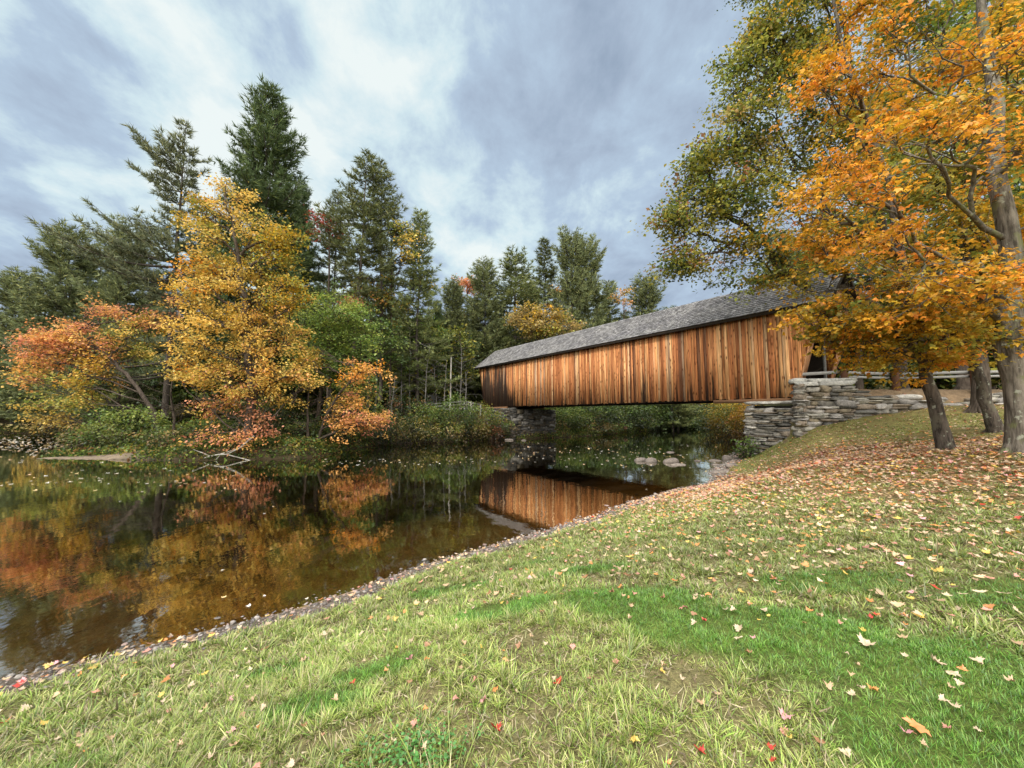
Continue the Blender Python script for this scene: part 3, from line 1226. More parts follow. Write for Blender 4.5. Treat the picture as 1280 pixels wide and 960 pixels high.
def sprays(mb, r, tips, origin_f, nleaf, rad, size, pals, tmpl, droop=.35, flat=.35, warm=None, up=0.55):
    """a fan of leaves around each tip"""
    n = len(tips)
    o = tips - origin_f
    o[:, 2] *= .25
    outd = nrm(o)
    N = n * nleaf
    od = np.repeat(outd, nleaf, 0)
    sd = np.cross(od, [0, 0, 1.])
    sd = nrm(sd)
    upv = np.cross(sd, od)
    a, b, c_ = r.normal(size=(3, N))
    off = od * (a * rad * .75)[:, None] + sd * (b * rad * .7)[:, None] + upv * (c_ * rad * flat)[:, None]
    off[:, 2] -= droop * rad * np.abs(a) * .5
    P = np.repeat(tips, nleaf, 0) + off
    ld = nrm(od * 1.0 + r.normal(size=(N, 3)) * .65 + np.array([0, 0, -droop]))
    un = np.array([0, 0, up]) + od * .35 + r.normal(size=(N, 3)) * .42
    M = frames(ld, un)
    tone = np.repeat(r.normal(size=n), nleaf) * .14 + r.normal(size=N) * .10
    C = np.repeat(pals, nleaf, 0) * (1 + tone)[:, None]
    S = size * r.uniform(.45, 1.35, N)
    scatter(mb, tmpl[0], tmpl[1], P, M, S, np.clip(C, .004, 1))


PAL = dict(
    yellow=[(.78, .52, .11), (.72, .52, .12), (.82, .52, .11), (.58, .47, .11)],
    gold=[(.58, .35, .025), (.50, .33, .025), (.40, .30, .03), (.62, .33, .025)],
    olive=[(.29, .29, .05), (.22, .25, .045), (.38, .32, .05)],
    orange=[(.74, .38, .11), (.72, .42, .11), (.76, .35, .12), (.68, .40, .10)],
    apricot=[(.80, .36, .035), (.74, .37, .035), (.82, .33, .045), (.66, .37, .035)],
    coral=[(.70, .30, .16), (.72, .34, .15), (.62, .24, .13)],
    red=[(.42, .06, .04), (.5, .10, .05), (.34, .05, .04)],
    green=[(.15, .24, .05), (.20, .29, .055), (.12, .20, .045), (.26, .32, .07)],
    lime=[(.30, .38, .08), (.23, .34, .065), (.38, .42, .08)],
    dark=[(.06, .10, .03), (.08, .125, .035), (.055, .09, .03), (.11, .13, .035)],
    ygreen=[(.40, .38, .07), (.31, .33, .06), (.23, .29, .055), (.46, .38, .07)],
    rust=[(.32, .14, .06), (.38, .19, .07), (.24, .11, .05)],
    tan=[(.46, .31, .11), (.40, .29, .10), (.34, .28, .10)],
)


def pick(r, key, n, edge=None):
    if isinstance(key, str):
        key = {key: 1}
    ks = list(key)
    w = np.array([key[k] for k in ks], float)
    w /= w.sum()
    kk = r.choice(len(ks), n, p=w)
    out = np.zeros((n, 3))
    for i, k in enumerate(ks):
        m_ = kk == i
        P_ = np.array(PAL[k])
        out[m_] = P_[r.integers(len(P_), size=m_.sum())]
    return out


def broadleaf(name, label, cat, trunk, r0, blobs, seed, leaf=.16, nleaf=22, spray=.42, clump=9, disc=.75, dens=1.0, xs=1.0, tmpl=KITE, bark=None, group=None, r_tip=.012, rise=.55, droop=.35, bare=0, sides=8, up=.55, flat=.35, expo=.44):
    r = np.random.default_rng(seed)
    trunk = np.asarray(trunk, float)
    root = empty(name, tuple(trunk[0]))
    tag(root, label, cat, group)
    # smooth trunk path
    u = np.linspace(0, 1, len(trunk))
    uu = np.linspace(0, 1, 18)
    path = np.stack([np.interp(uu, u, trunk[:, k]) for k in range(3)], 1)
    path[1:-1] = (path[:-2] + path[1:-1] * 2 + path[2:]) / 4
    path[1:] += r.normal(size=(17, 3)) * r0 * .18
    rad = r0 * (1 - uu) ** .8 * .82 + r_tip * 2
    rad[0] = r0 * 1.35
    rad[1] = r0 * 1.02
    wood = MB()
    up_ = nrm(path[1] - path[0])
    ex = [path[0] + up_ * k_ * r0 for k_ in (-1.6, -.2, .35, .9, 1.6)]
    tube(wood, np.concatenate([ex, path[2:]]), np.concatenate([[r0 * 1.7, r0 * 1.45, r0 * 1.22, r0 * 1.1, r0 * 1.03], rad[2:]]), sides + 4)
    for a_ in np.arange(5) * 1.2566 + seed:
        dv_ = np.array([math.cos(a_), math.sin(a_), 0])
        p_ = path[0] + dv_ * r0 * .7 + Zv * r0 * .9
        tube(wood, [p_, path[0] + dv_ * r0 * 1.25 + Zv * r0 * .2, path[0] + dv_ * r0 * 2.1 - Zv * r0 * .35], [r0 * .40, r0 * .32, r0 * .14], 7)
    tips, cols = [], []
    for b in blobs:
        c_, rr, n, pal = b[:4]
        n = max(6, int(n * dens))
        if xs != 1.0:
            c_ = c_ * [xs, 1, 1] + [(1 - xs) * trunk[:, 0].mean(), 0, 0]
            rr = np.asarray(rr) * [xs, xs, 1]
        tp = blob_tips(r, c_, rr, n, clump=clump, disc=disc)
        tips.append(tp)
        cols.append(pick(r, pal, n))
    tips, cols = np.concatenate(tips), np.concatenate(cols)
    # where each tip leaves the trunk
    axis_xy = np.stack([np.interp(tips[:, 2], path[:, 2], path[:, k]) for k in (0, 1)], 1)
    hd = np.hypot(*(tips[:, :2] - axis_xy).T)
    za = tips[:, 2] - rise * hd
    zmin = path[0, 2] + .28 * (path[-1, 2] - path[0, 2])
    zmin = min(zmin, max(tips[:, 2].min(), path[0, 2] + .3))
    za = np.clip(za, zmin, path[-1, 2])
    az = np.arctan2(tips[:, 1] - axis_xy[:, 1], tips[:, 0] - axis_xy[:, 0])
    zb = np.floor((za - zmin) / max((path[-1, 2] - zmin) / 9, .5)).astype(int)
    ab = np.floor((az + math.pi) / (2 * math.pi) * 3 + zb * .37).astype(int) % 3
    key = zb * 10 + ab
    for k in np.unique(key):
        m_ = key == k
        z_ = np.quantile(za[m_], .3)
        p = np.array([np.interp(z_, path[:, 2], path[:, i]) for i in range(3)])
        p = np.array([p[0], p[1], z_])
        c_ = tips[m_].mean(0)
        grow(wood, p, nrm(nrm(c_ - p) + np.array([0, 0, .5])), tips[m_], r_tip, r, expo=expo)
    for _ in range(bare):
        i = r.integers(len(tips))
        p = tips[i]
        d = nrm(r.normal(size=3) + [0, 0, .2])
        tube(wood, [p, p + d * .5 + r.normal(size=3) * .08, p + d * r.uniform(.7, 1.2)], [r_tip * .8, r_tip * .6, r_tip * .3], 3)
    w = wood.build('trunk', bark or M_BARK, root, smooth=True)
    w.location = -trunk[0]
    mb = MB()
    org = np.concatenate([axis_xy, za[:, None]], 1)
    sprays(mb, r, tips, org, nleaf, spray, leaf, cols, tmpl, droop=droop, up=up, flat=flat)
    cr = mb.build('crown', M_LEAF, root)
    cr.location = -trunk[0]
    return root


def wb(px, py, Y, rx, ry, n, pal, rd=None):
    """a crown clump measured in the photograph, put at depth Y"""
    c_ = atY(px, py, Y)
    s_ = Y / F
    return (c_, (rx * s_, (rd if rd else max(rx, ry) * .8 * s_), ry * s_), n, pal)


def ground_at(px, Y):
    x_ = (px - 640) / F * Y
    return np.array([x_, Y, gz(x_, Y) - .05])


# the big yellow maple on the point
Y1 = 22.5
g0 = ground_at(315, Y1)
g0[2] = max(g0[2], .4)
broadleaf('maple_tree', 'tall golden yellow maple leaning over the river, its lowest branches red', 'tree',
          [g0, atY(314, 470, Y1), atY(308, 400, Y1), atY(298, 320, Y1), atY(280, 235, Y1)], .30,
          [wb(278, 245, Y1, 26, 26, 110, {'yellow': 3, 'orange': .6}), wb(240, 268, Y1, 38, 22, 110, {'gold': 2, 'olive': 1}), wb(288, 300, Y1, 55, 34, 240, {'yellow': 3, 'olive': 1}),
           wb(335, 315, Y1, 40, 30, 170, {'gold': 2, 'ygreen': 1}), wb(372, 305, Y1, 22, 22, 70, {'gold': 2, 'ygreen': 1}), wb(245, 345, Y1, 45, 26, 200, {'yellow': 2, 'apricot': 1}),
           wb(300, 370, Y1, 75, 36, 420, {'yellow': 3, 'gold': 1}), wb(360, 370, Y1, 35, 30, 150, {'ygreen': 1, 'gold': 1}), wb(270, 420, Y1, 60, 30, 320, 'yellow'), wb(345, 420, Y1, 50, 30, 260, {'yellow': 3, 'orange': 1}),
           wb(240, 465, Y1, 32, 22, 130, {'yellow': 3, 'apricot': 1}), wb(300, 475, Y1, 55, 20, 230, {'yellow': 2, 'coral': .5, 'orange': .6}), wb(365, 478, Y1, 40, 26, 180, {'yellow': 3, 'orange': 1}),
           wb(262, 505, Y1, 30, 9, 50, {'coral': 1, 'orange': 2, 'yellow': 1}), wb(325, 516, Y1 - .6, 24, 6, 28, {'coral': 1, 'rust': 1}), wb(292, 545, Y1 - 1.2, 34, 6, 48, {'orange': 2, 'coral': 1}), wb(335, 537, Y1 - 1.0, 20, 6, 26, {'coral': 1, 'rust': 1}),
           ], 101, leaf=.14, nleaf=21, spray=.36, dens=.66, xs=.84, disc=.62)
# leaning orange maple at the cove
Y2 = 26.0
broadleaf('maple_tree', 'leaning coral and orange maple at the left reaching out over the cove', 'tree',
          [ground_at(207, Y2), atY(190, 510, Y2), atY(160, 470, Y2), atY(130, 440, Y2), atY(95, 415, Y2)], .17,
          [wb(68, 435, Y2, 36, 24, 190, {'coral': 2, 'orange': 2}), wb(100, 425, Y2, 36, 24, 160, {'coral': 1, 'orange': 2}), wb(60, 460, Y2, 40, 18, 110, {'orange': 2, 'yellow': 1}), wb(105, 462, Y2, 34, 22, 120, {'yellow': 1, 'gold': 1, 'orange': 1}),
           wb(150, 392, Y2 + 1, 34, 14, 100, {'orange': 2, 'coral': 1}), wb(165, 425, Y2 + 1, 36, 24, 140, {'olive': 2, 'yellow': 1}), wb(205, 392, Y2 + 1.5, 24, 16, 60, {'orange': 1, 'gold': 1, 'rust': 1}), wb(110, 490, Y2, 20, 12, 40, {'yellow': 1, 'ygreen': 1})],
          102, leaf=.155, nleaf=22, spray=.38, dens=.75, xs=.92, rise=.35)
broadleaf('maple_tree', 'pale yellow low maple hanging over the left cove below the coral one', 'tree',
          [ground_at(140, 33), atY(125, 520, 33), atY(100, 490, 33)], .10,
          [wb(75, 500, 33, 40, 12, 90, {'ygreen': 2, 'yellow': 1}), wb(60, 525, 33, 26, 12, 60, {'yellow': 1, 'tan': 1}), wb(95, 470, 33, 36, 12, 60, 'ygreen')], 103, leaf=.2, nleaf=18, spray=.5, rise=.2)
# green maple right of the yellow one
Y3 = 27.5
broadleaf('maple_tree', 'fresh green maple between the golden tree and the tall pines', 'tree',
          [ground_at(395, Y3), atY(402, 480, Y3), atY(412, 420, Y3), atY(420, 375, Y3)], .17,
          [wb(415, 390, Y3, 38, 24, 190, {'lime': 2, 'green': 1}), wb(440, 418, Y3, 26, 22, 110, {'lime': 1, 'green': 2}), wb(400, 425, Y3, 34, 26, 170, {'green': 2, 'lime': 1}), wb(430, 455, Y3, 36, 20, 150, 'green'), wb(395, 470, Y3, 30, 22, 110, {'green': 1, 'lime': 1}), wb(440, 482, Y3, 26, 14, 70, {'green': 1, 'ygreen': 1})],
          104, leaf=.155, nleaf=24, spray=.42, dens=1.0)
Y4 = 24.5
broadleaf('maple_tree', 'small orange maple with branches drooping to the dark water', 'tree',
          [ground_at(398, Y4), atY(405, 525, Y4), atY(425, 490, Y4), atY(450, 465, Y4)], .10,
          [wb(458, 470, Y4, 22, 16, 80, {'orange': 2, 'apricot': 1}), wb(428, 500, Y4, 26, 12, 60, {'yellow': 2, 'apricot': 1}), wb(450, 517, Y4, 30, 18, 130, {'orange': 2, 'coral': .6}), wb(432, 531, Y4, 18, 8, 40, 'orange'), wb(465, 530, Y4, 14, 8, 30, {'orange': 1, 'coral': 1}), wb(385, 445, Y4, 22, 14, 50, {'yellow': 2, 'gold': 1})],
          105, leaf=.145, nleaf=20, spray=.32, dens=.75, rise=.4)
print('maples', time.time() - T0)

# distant and middle broadleaves
MID = [
    # px, Y, base->top px pairs, blobs
    ('maple_tree', 'scarlet crowned maple standing deep among the tall pines', 410, 38, [(412, 300), (408, 265)], [(408, 288, 14, 22, 26, {'red': 2, 'rust': 1}), (402, 268, 10, 12, 10, 'red'), (440, 378, 12, 9, 25, 'coral')], .10),
    ('birch_tree', 'thin yellow birch between the double pine and the feathery pine', 488, 40, [(490, 330), (488, 280)], [(488, 300, 24, 34, 60, {'ygreen': 2, 'yellow': 1}), (470, 355, 26, 26, 70, {'ygreen': 1, 'gold': 1}), (515, 330, 16, 40, 60, {'ygreen': 1, 'yellow': 1}), (480, 390, 30, 20, 60, {'ygreen': 1, 'orange': .4})], .09),
    ('maple_tree', 'dull green broadleaf tree with a few orange sprays behind the green maple', 460, 36, [(462, 440), (465, 395)], [(450, 400, 30, 26, 110, {'dark': 2, 'olive': 1}), (478, 430, 24, 26, 90, {'dark': 1, 'green': 1}), (436, 385, 14, 8, 20, 'coral')], .12),
    ('maple_tree', 'round golden brown tree rising just above the bridge roof', 680, 50, [(680, 440), (680, 400)], [(672, 402, 30, 20, 150, {'tan': 2, 'gold': 1}), (700, 412, 26, 18, 90, {'ygreen': 1, 'tan': 2}), (652, 405, 14, 16, 40, 'tan')], .12),
    ('maple_tree', 'orange red maple peeking between pines left of the bridge ridge', 584, 58, [(584, 420), (584, 350)], [(584, 372, 11, 28, 60, {'coral': 2, 'orange': 1}), (590, 355, 8, 14, 20, 'coral')], .10),
    ('maple_tree', 'orange maple glowing behind the golden brown tree', 698, 62, [(698, 420), (698, 365)], [(698, 375, 16, 14, 45, {'orange': 2, 'rust': 1})], .10),
    ('maple_tree', 'small orange brown maple in front of the last pine over the roof', 780, 64, [(780, 400), (780, 370)], [(780, 372, 12, 10, 30, {'orange': 1, 'tan': 1})], .10),
    ('maple_tree', 'olive broadleaf tree in the shade left of the far portal', 575, 47, [(577, 450), (575, 420)], [(570, 430, 24, 26, 90, {'dark': 2, 'olive': 1}), (592, 445, 16, 20, 40, {'olive': 1, 'dark': 1})], .1),
    ('maple_tree', 'yellow green willowy tree over the upstream bend seen under the bridge', 880, 70, [(884, 500), (886, 470)], [(845, 503, 22, 14, 60, 'ygreen'), (905, 512, 36, 12, 110, {'ygreen': 1, 'yellow': 1, 'orange': .3}), (900, 490, 40, 18, 90, {'gold': 1, 'ygreen': 1})], .12),
    ('maple_tree', 'dark green tree on the far left shore of the cove', 20, 56, [(20, 460), (18, 420)], [(20, 440, 44, 22, 120, {'dark': 2, 'green': 1}), (10, 470, 50, 24, 120, {'green': 1, 'dark': 1}), (45, 500, 40, 20, 90, {'dark': 1, 'ygreen': .5})], .14),
    ('maple_tree', 'deep green tree at the left edge above the cove', -60, 52, [(-60, 460), (-60, 400)], [(-50, 430, 60, 50, 220, {'dark': 1, 'green': 1})], .14),
    ('maple_tree', 'shady green tree filling the gap behind the leaning coral maple', 150, 40, [(150, 470), (148, 440)], [(140, 460, 40, 26, 110, {'dark': 3, 'olive': 1}), (180, 480, 30, 26, 80, 'dark')], .12),
    ('maple_tree', 'low rusty tree in the understorey right of the golden maple', 545, 46, [(545, 480), (540, 455)], [(540, 465, 26, 22, 50, {'rust': 1, 'dark': 2}), (520, 485, 20, 14, 30, {'rust': 1, 'olive': 1})], .08),
]
for i, (nm, lab, px, Y, tr, bl, r0) in enumerate(MID):
    broadleaf(nm, lab, 'tree', [ground_at(px, Y)] + [atY(a, b, Y) for a, b in tr], r0, [wb(a, b, Y, c_, d, int(n_), pal) for a, b, c_, d, n_, pal in bl], 200 + i,
              leaf=.26 if Y < 45 else .34, nleaf=16, spray=.6 if Y < 45 else .8, r_tip=.018)
print('mid', time.time() - T0)

# ------------------------------------------------------------------ pines
NEEDLE = (np.array([(-.07, 0, 0), (.07, 0, 0), (.012, 1, .0)], float), [[(0, 1, 2)]])


def pine_arrays(seed, H, base_f, Rmax, prof, dens, col, lean=0, tuft=.42, per=8, trunk_r=.22, gappy=.1, asym=(0, 0), nb=5, step=.62, updroop=.25, twin=False, layered=1.0):
    """returns wood MB and crown MB; prof(u) gives the branch length from crown base (0) to the tip (1)"""
    r = np.random.default_rng(seed)
    wood, crown = MB(), MB()
    zz = np.linspace(-.5, H, 24)
    wob = np.cumsum(r.normal(size=(24, 2)) * .03, 0)
    path = np.stack([wob[:, 0] + lean * (zz / H) ** 1.5, wob[:, 1], zz], 1)
    tube(wood, path, trunk_r * (1 - np.clip(zz / H, 0, 1) * .93) * np.where(zz < 0, 1.25, 1), 8)

    def at(z):
        return np.array([np.interp(z, zz, path[:, 0]), np.interp(z, zz, path[:, 1]), z])
    # dead stubs below the crown
    for z in np.arange(H * .08, H * base_f, .7):
        for _ in range(2):
            a = r.uniform(0, 6.28)
            L = r.uniform(.4, 1.6)
            d = np.array([math.cos(a), math.sin(a), r.uniform(-.15, .2)])
            tube(wood, [at(z), at(z) + d * L * .6, at(z) + d * L + [0, 0, -.1]], [.025, .015, .006], 3)
    TP, TD, TC = [], [], []
    z = H * base_f
    while z < H - .3:
        u = (z - H * base_f) / (H * (1 - base_f))
        st = step * (1.15 - .55 * u)
        k = nb if u < .9 else 4
        a0 = r.uniform(0, 6.28)
        for b in range(k):
            if r.random() < gappy:
                continue
            a = a0 + b * 2 * math.pi / k + r.normal() * .22
            L = Rmax * prof(u) * r.uniform(.62, 1.15)
            L *= 1 + asym[0] * math.cos(a - asym[1])
            if L < .25:
                L = .25
            el = -.10 + .85 * u ** 1.6 + r.normal() * .07
            h = np.array([math.cos(a), math.sin(a), 0])
            p0 = at(z + r.normal() * .12)
            m_ = 7
            s_ = np.linspace(0, 1, m_)
            bp = p0 + h * (L * s_ * math.cos(el))[:, None] + Zv * (L * (s_ * math.sin(el) - .05 * np.sin(s_ * 3.1) * 1.4 + updroop * s_ ** 2.5 * .5))[:, None]
            side = np.array([-h[1], h[0], 0])
            bp += side * (r.normal() * .08 * L * s_ ** 2)[:, None]
            br = .011 * L + .008
            tube(wood, bp, br * (1 - .85 * s_), 4 if L > 1 else 3)
            ns = max(3, int(L * 4.2 * dens))
            for q in range(ns):
                t_ = (.22 if u < .5 else .1) + (1 - .2) * (q + r.random() * .6) / ns
                t_ = min(t_, 1.0)
                c0 = np.array([np.interp(t_, s_, bp[:, i]) for i in range(3)])
                sg = 1 if q % 2 else -1
                sl_ = (.30 * L * (1 - t_) ** .8 + .28) * r.uniform(.6, 1.15)
                sa = math.radians(r.uniform(38, 62)) * (1 if t_ < .95 else .2)
                sdv = nrm(h * math.cos(sa) + side * sg * math.sin(sa) + Zv * (r.uniform(-.02, .22) + .2 * u))
                e_ = c0 + sdv * sl_
                tube(wood, [c0, e_], [.009, .004], 3)
                nt = max(2, int(sl_ / .17))
                for w_ in range(nt):
                    f_ = .25 + .75 * (w_ + .5) / nt
                    TP.append(c0 + sdv * sl_ * f_ + r.normal(size=3) * .05)
                    TD.append(nrm(sdv + Zv * .35 + r.normal(size=3) * .3))
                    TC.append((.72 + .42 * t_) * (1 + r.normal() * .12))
        z += st * r.uniform(.8, 1.2)
    TP, TD, TC = np.array(TP), np.array(TD), np.array(TC)
    n = len(TP)
    N = n * per
    d = nrm(np.repeat(TD, per, 0) + r.normal(size=(N, 3)) * np.array([.55, .55, .32 * layered]))
    P = np.repeat(TP, per, 0)
    M = frames(d, r.normal(size=(N, 3)) + [0, 0, .8])
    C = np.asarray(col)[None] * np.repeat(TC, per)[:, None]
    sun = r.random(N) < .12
    C[sun] = C[sun] * [1.9, 1.6, 1.2]  # a random share of needles is coloured lighter and warmer
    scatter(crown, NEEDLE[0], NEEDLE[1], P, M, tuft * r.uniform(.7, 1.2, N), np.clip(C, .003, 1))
    return wood, crown, n


PINE_GREEN = (.075, .125, .052)
cone = lambda u: (1 - u) ** .62 * (1 - .25 * math.exp(-u * 12)) * (.88 + .12 * math.sin(u * 37)) + .03
oval = lambda u: max(.05, math.sin(math.pi * min(1, .12 + u * .88)) ** .7) * (1 - .45 * u)
spind = lambda u: (.55 + .45 * math.sin(u * 21)) * (1 - u) ** .55 + .06
flat_top = lambda u: (.5 + .5 * u) * (1 - u ** 5) + .08
PV = {}


def variant(key, **kw):
    w, c_, n = pine_arrays(**kw)
    PV[key] = (w.mesh('trunk', M_BARK_PINE, True), c_.mesh('crown', M_NEEDLE), kw['H'])
    print('pine', key, n)


variant('dense', seed=1, H=26, base_f=.14, Rmax=6.7, prof=cone, dens=1.2, col=(.10, .145, .06), per=7, tuft=.50, gappy=.1, trunk_r=.3, nb=6, step=.66)
variant('windswept', seed=2, H=24, base_f=.20, Rmax=6.8, prof=lambda u: (.60 + .40 * math.sin(u * 17 + 1)) * (1 - u) ** .5 + .06, dens=.95, col=(.18, .205, .12), per=7, tuft=.48, gappy=.16, asym=(.34, math.pi * .98), trunk_r=.26, nb=5, step=.78)
variant('open', seed=3, H=25, base_f=.42, Rmax=4.3, prof=oval, dens=1.0, col=(.15, .175, .075), per=7, tuft=.48, gappy=.25, trunk_r=.22, nb=5, step=.76, lean=.7)
variant('feathery', seed=4, H=22, base_f=.14, Rmax=4.5, prof=cone, dens=1.1, col=(.20, .24, .095), per=7, tuft=.48, gappy=.14, trunk_r=.2, nb=5, step=.64)
variant('broad', seed=5, H=20, base_f=.08, Rmax=5.6, prof=lambda u: (1 - u) ** .52 * (.82 + .18 * math.sin(u * 22)) + .05, dens=1.05, col=(.19, .225, .09), per=7, tuft=.52, gappy=.16, trunk_r=.24, nb=5, step=.8)
variant('round', seed=7, H=20, base_f=.12, Rmax=4.9, prof=lambda u: (1 - u) ** .36 * (.84 + .16 * math.sin(u * 25)) * .95 + .1, dens=1.1, col=(.20, .235, .11), per=7, tuft=.5, gappy=.12, trunk_r=.22, nb=6, step=.7, updroop=.5)
variant('slim', seed=6, H=22, base_f=.2, Rmax=3.1, prof=cone, dens=1.1, col=(.12, .14, .048), per=7, tuft=.5, gappy=.12, trunk_r=.18, nb=5, step=.6)


def pine(key, px, top_py, Y, rz, label, name='pine_tree', group='white pines along the far bank', wide=1.0):
    w, c_, H = PV[key]
    base = ground_at(px, Y)
    top = atY(px, top_py, Y)
    s_ = (top[2] - base[2]) / H
    root = empty(name, tuple(base), rz)
    root.scale = (s_ * wide, s_ * wide, s_)
    tag(root, label, 'tree', group)
    a = link(bpy.data.objects.new('trunk', w), root)
    b = link(bpy.data.objects.new('crown', c_), root)
    return root


PINES = [
    ('round', 78, 285, 46, .6, 1.05, 'layered broad pine at the far left behind the coral maple'),
    ('round', 146, 282, 42, 2.3, .85, 'pine half hidden just left of the windswept one'),
    ('windswept', 207, 152, 34, .05, .86, 'tall windswept pine with long branches reaching left above the golden maple'),
    ('dense', 318, 106, 38, 1.1, .92, 'tallest darkest pine with a dense pyramid of branches'),
    ('dense', 366, 225, 44, 3.1, .6, 'dark pine tucked right behind the tallest one'),
    ('open', 440, 188, 38, .4, 1.05, 'taller left one of two thin bare-trunked pines'),
    ('open', 476, 203, 40, 3.4, .9, 'leaning right one of two thin bare-trunked pines'),
    ('open', 412, 235, 42, 1.9, .8, 'thin pine behind the left side of the bare-trunked pair'),
    ('feathery', 522, 262, 41, 1.4, 1.0, 'feathery cone shaped pine standing alone right of the thin pair'),
    ('round', 608, 326, 54, .2, .75, 'full rounded pine left of the pair above the far portal'),
    ('broad', 642, 316, 56, 2.0, 1.0, 'full pointed pine above the far end of the roof'),
    ('slim', 684, 300, 62, .9, .95, 'narrow pointed pine between two broad ones above the roof'),
    ('round', 716, 290, 60, 1.3, .62, 'tall pale blue green pine with double top above the roof'),
    ('round', 737, 296, 61, 4.3, .62, 'right hand stem of the pale pine with double top'),
    ('round', 806, 345, 66, 2.9, .8, 'last pine on the right above the grey bridge roof'),
    ('feathery', 662, 345, 66, 4.0, 1.0, 'dark pine seen between the pointed pine and the narrow one'),
    ('round', 562, 350, 53, 2.7, .9, 'shaded round pine closing the dip left of the far portal'),
    ('broad', 592, 372, 57, 4.4, .9, 'low pine right behind the far gable of the bridge'),
    ('slim', 570, 365, 58, .3, 1.1, 'short dark pine in the dip beside the orange red maple'),
    ('feathery', 480, 330, 52, 1.0, 1.0, 'dim pine behind the yellow birch'),
    ('dense', 545, 375, 50, 3.0, .8, 'shaded pine behind the thin dead trunks near the fence'),
    ('feathery', 765, 350, 68, .8, 1.0, 'low pine between the double topped pine and the last one'),
    ('slim', 752, 372, 70, 5.0, 1.2, 'small pine close above the middle of the roof'),
    ('broad', 845, 385, 72, 5.5, .8, 'small pine half sunk behind the bridge roof'),
    ('round', 20, 340, 50, .7, 1.2, 'soft green pine at the left edge of the picture'),
    ('broad', -50, 350, 52, 3.6, 1.0, 'wide pine just beyond the left edge of the view'),
    ('dense', 250, 275, 50, 5.2, .75, 'pine showing between the windswept and the tallest pine'),
    ('broad', 108, 318, 52, 2.6, 1.2, 'distant pine low behind the left pines'),
    ('broad', 60, 395, 66, 1.9, 1.1, 'far low pine over the end of the cove'),
    ('broad', 400, 345, 50, 1.2, .9, 'mid height pine filling the gap behind the golden maple'),
    ('feathery', 440, 380, 56, 2.2, 1.2, 'low dark pine behind the fresh green maple'),
    ('dense', 500, 395, 60, 2.2, 1.0, 'dark low pine behind the understorey trunks'),
    ('broad', 620, 400, 62, 3.2, 1.0, 'low pine just left of the golden brown tree'),
    ('feathery', 190, 330, 48, 4.2, 1.2, 'green pine directly behind the windswept trunk'),
    ('broad', 330, 330, 46, .9, 1.0, 'low pine behind the middle of the golden maple'),
]
for key, px, ty, Y, rz, wd, lab in PINES:
    wd = wd * 1.3 if Y > 53 else wd
    pine(key, px, ty, Y, rz, lab, wide=wd)
# the wood goes on behind; also to both sides for a sidestep of the camera
r = np.random.default_rng(77)
keys = list(PV)
k = 0
for i in range(80):
    px = r.uniform(-250, 860) if i < 46 else r.uniform(380, 640)
    Y = r.uniform(60, 100) if i < 46 else r.uniform(54, 80)
    ty = np.interp(px, [-250, 0, 100, 300, 430, 520, 620, 860], [380, 400, 385, 360, 400, 400, 400, 400]) + r.uniform(-12, 30)
    if px > 560:
        ty = max(ty, 385)
    pine(keys[r.integers(len(keys))], px, ty, Y, r.uniform(0, 6.28), 'distant dark green pine in the wood that closes off the far bank', group='distant pines behind the far bank', wide=r.uniform(1, 1.4))
for i in range(16):
    px = r.uniform(900, 1500)
    Y = r.uniform(45, 85)
    pine(keys[r.integers(len(keys))], px, r.uniform(300, 380), Y, r.uniform(0, 6.28), 'pine half hidden behind the orange maples on the road side', group='pines beyond the road', wide=r.uniform(1, 1.3))
print('pines', time.time() - T0)

# understorey broadleaves deep in the wood: three kinds, copied
PROTO = []
for i, pal in enumerate(({'dark': 3, 'green': 1}, {'dark': 2, 'olive': 2}, {'green': 2, 'ygreen': 1, 'dark': 1})):
    rt = broadleaf('broadleaf_tree', 'tmp', 'tree', [(0, 0, 0), (.1, 0, 3), (0, .2, 6), (.2, 0, 8.5)], .12,
                   [((0, 0, 6.5), (2.6, 2.6, 2.4), 130, pal), ((1.2, .5, 4), (2.2, 2.2, 1.6), 80, pal), ((-1.4, .2, 3.4), (2, 2, 1.6), 70, pal), ((.2, -.8, 2.0), (2.4, 1.6, 1.3), 70, pal)], 250 + i, leaf=.3, nleaf=15, spray=.6, r_tip=.02, disc=.9)
    PROTO.append([rt.children[0].data, rt.children[1].data])
    for ch in list(rt.children):
        bpy.data.objects.remove(ch)
    bpy.data.objects.remove(rt)
r = np.random.default_rng(251)
UL = ['dark green rounded tree in the shade under the far pines', 'olive green rounded tree in the shade under the far pines', 'mid green yellow tinged tree in the shade under the far pines']
for i in range(84):
    px = r.uniform(-150, 860) if i < 34 else r.uniform(400, 640) if i < 64 else r.uniform(1000, 1420)
    Y = r.uniform(46, 76) if px < 640 else r.uniform(70, 95) if px < 900 else r.uniform(30, 55)
    k_ = r.integers(3)
    s_ = r.uniform(.8, 1.5)
    x_ = (px - 640) / F * Y
    if inside(np.array([[x_, Y]]), POLY)[0] or seg_dist(np.array([[x_, Y]]), POLY, True)[0] < 2 or (abs(x_ + 5) < 6 and Y < 58):
        continue
    root = empty('broadleaf_tree', (x_, Y, gz(x_, Y) - .1), r.uniform(0, 6.28))
    root.scale = (s_ * r.uniform(.9, 1.3), s_, s_)
    rd_ = px > 900
    tag(root, UL[k_].replace('in the shade under the far pines', 'beyond the road behind the stone wall') if rd_ else UL[k_], 'tree', ['dark', 'olive', 'mid green'][k_] + (' trees beyond the road' if rd_ else ' trees under the far pines'))
    link(bpy.data.objects.new('trunk', PROTO[k_][0]), root)
    link(bpy.data.objects.new('crown', PROTO[k_][1]), root)

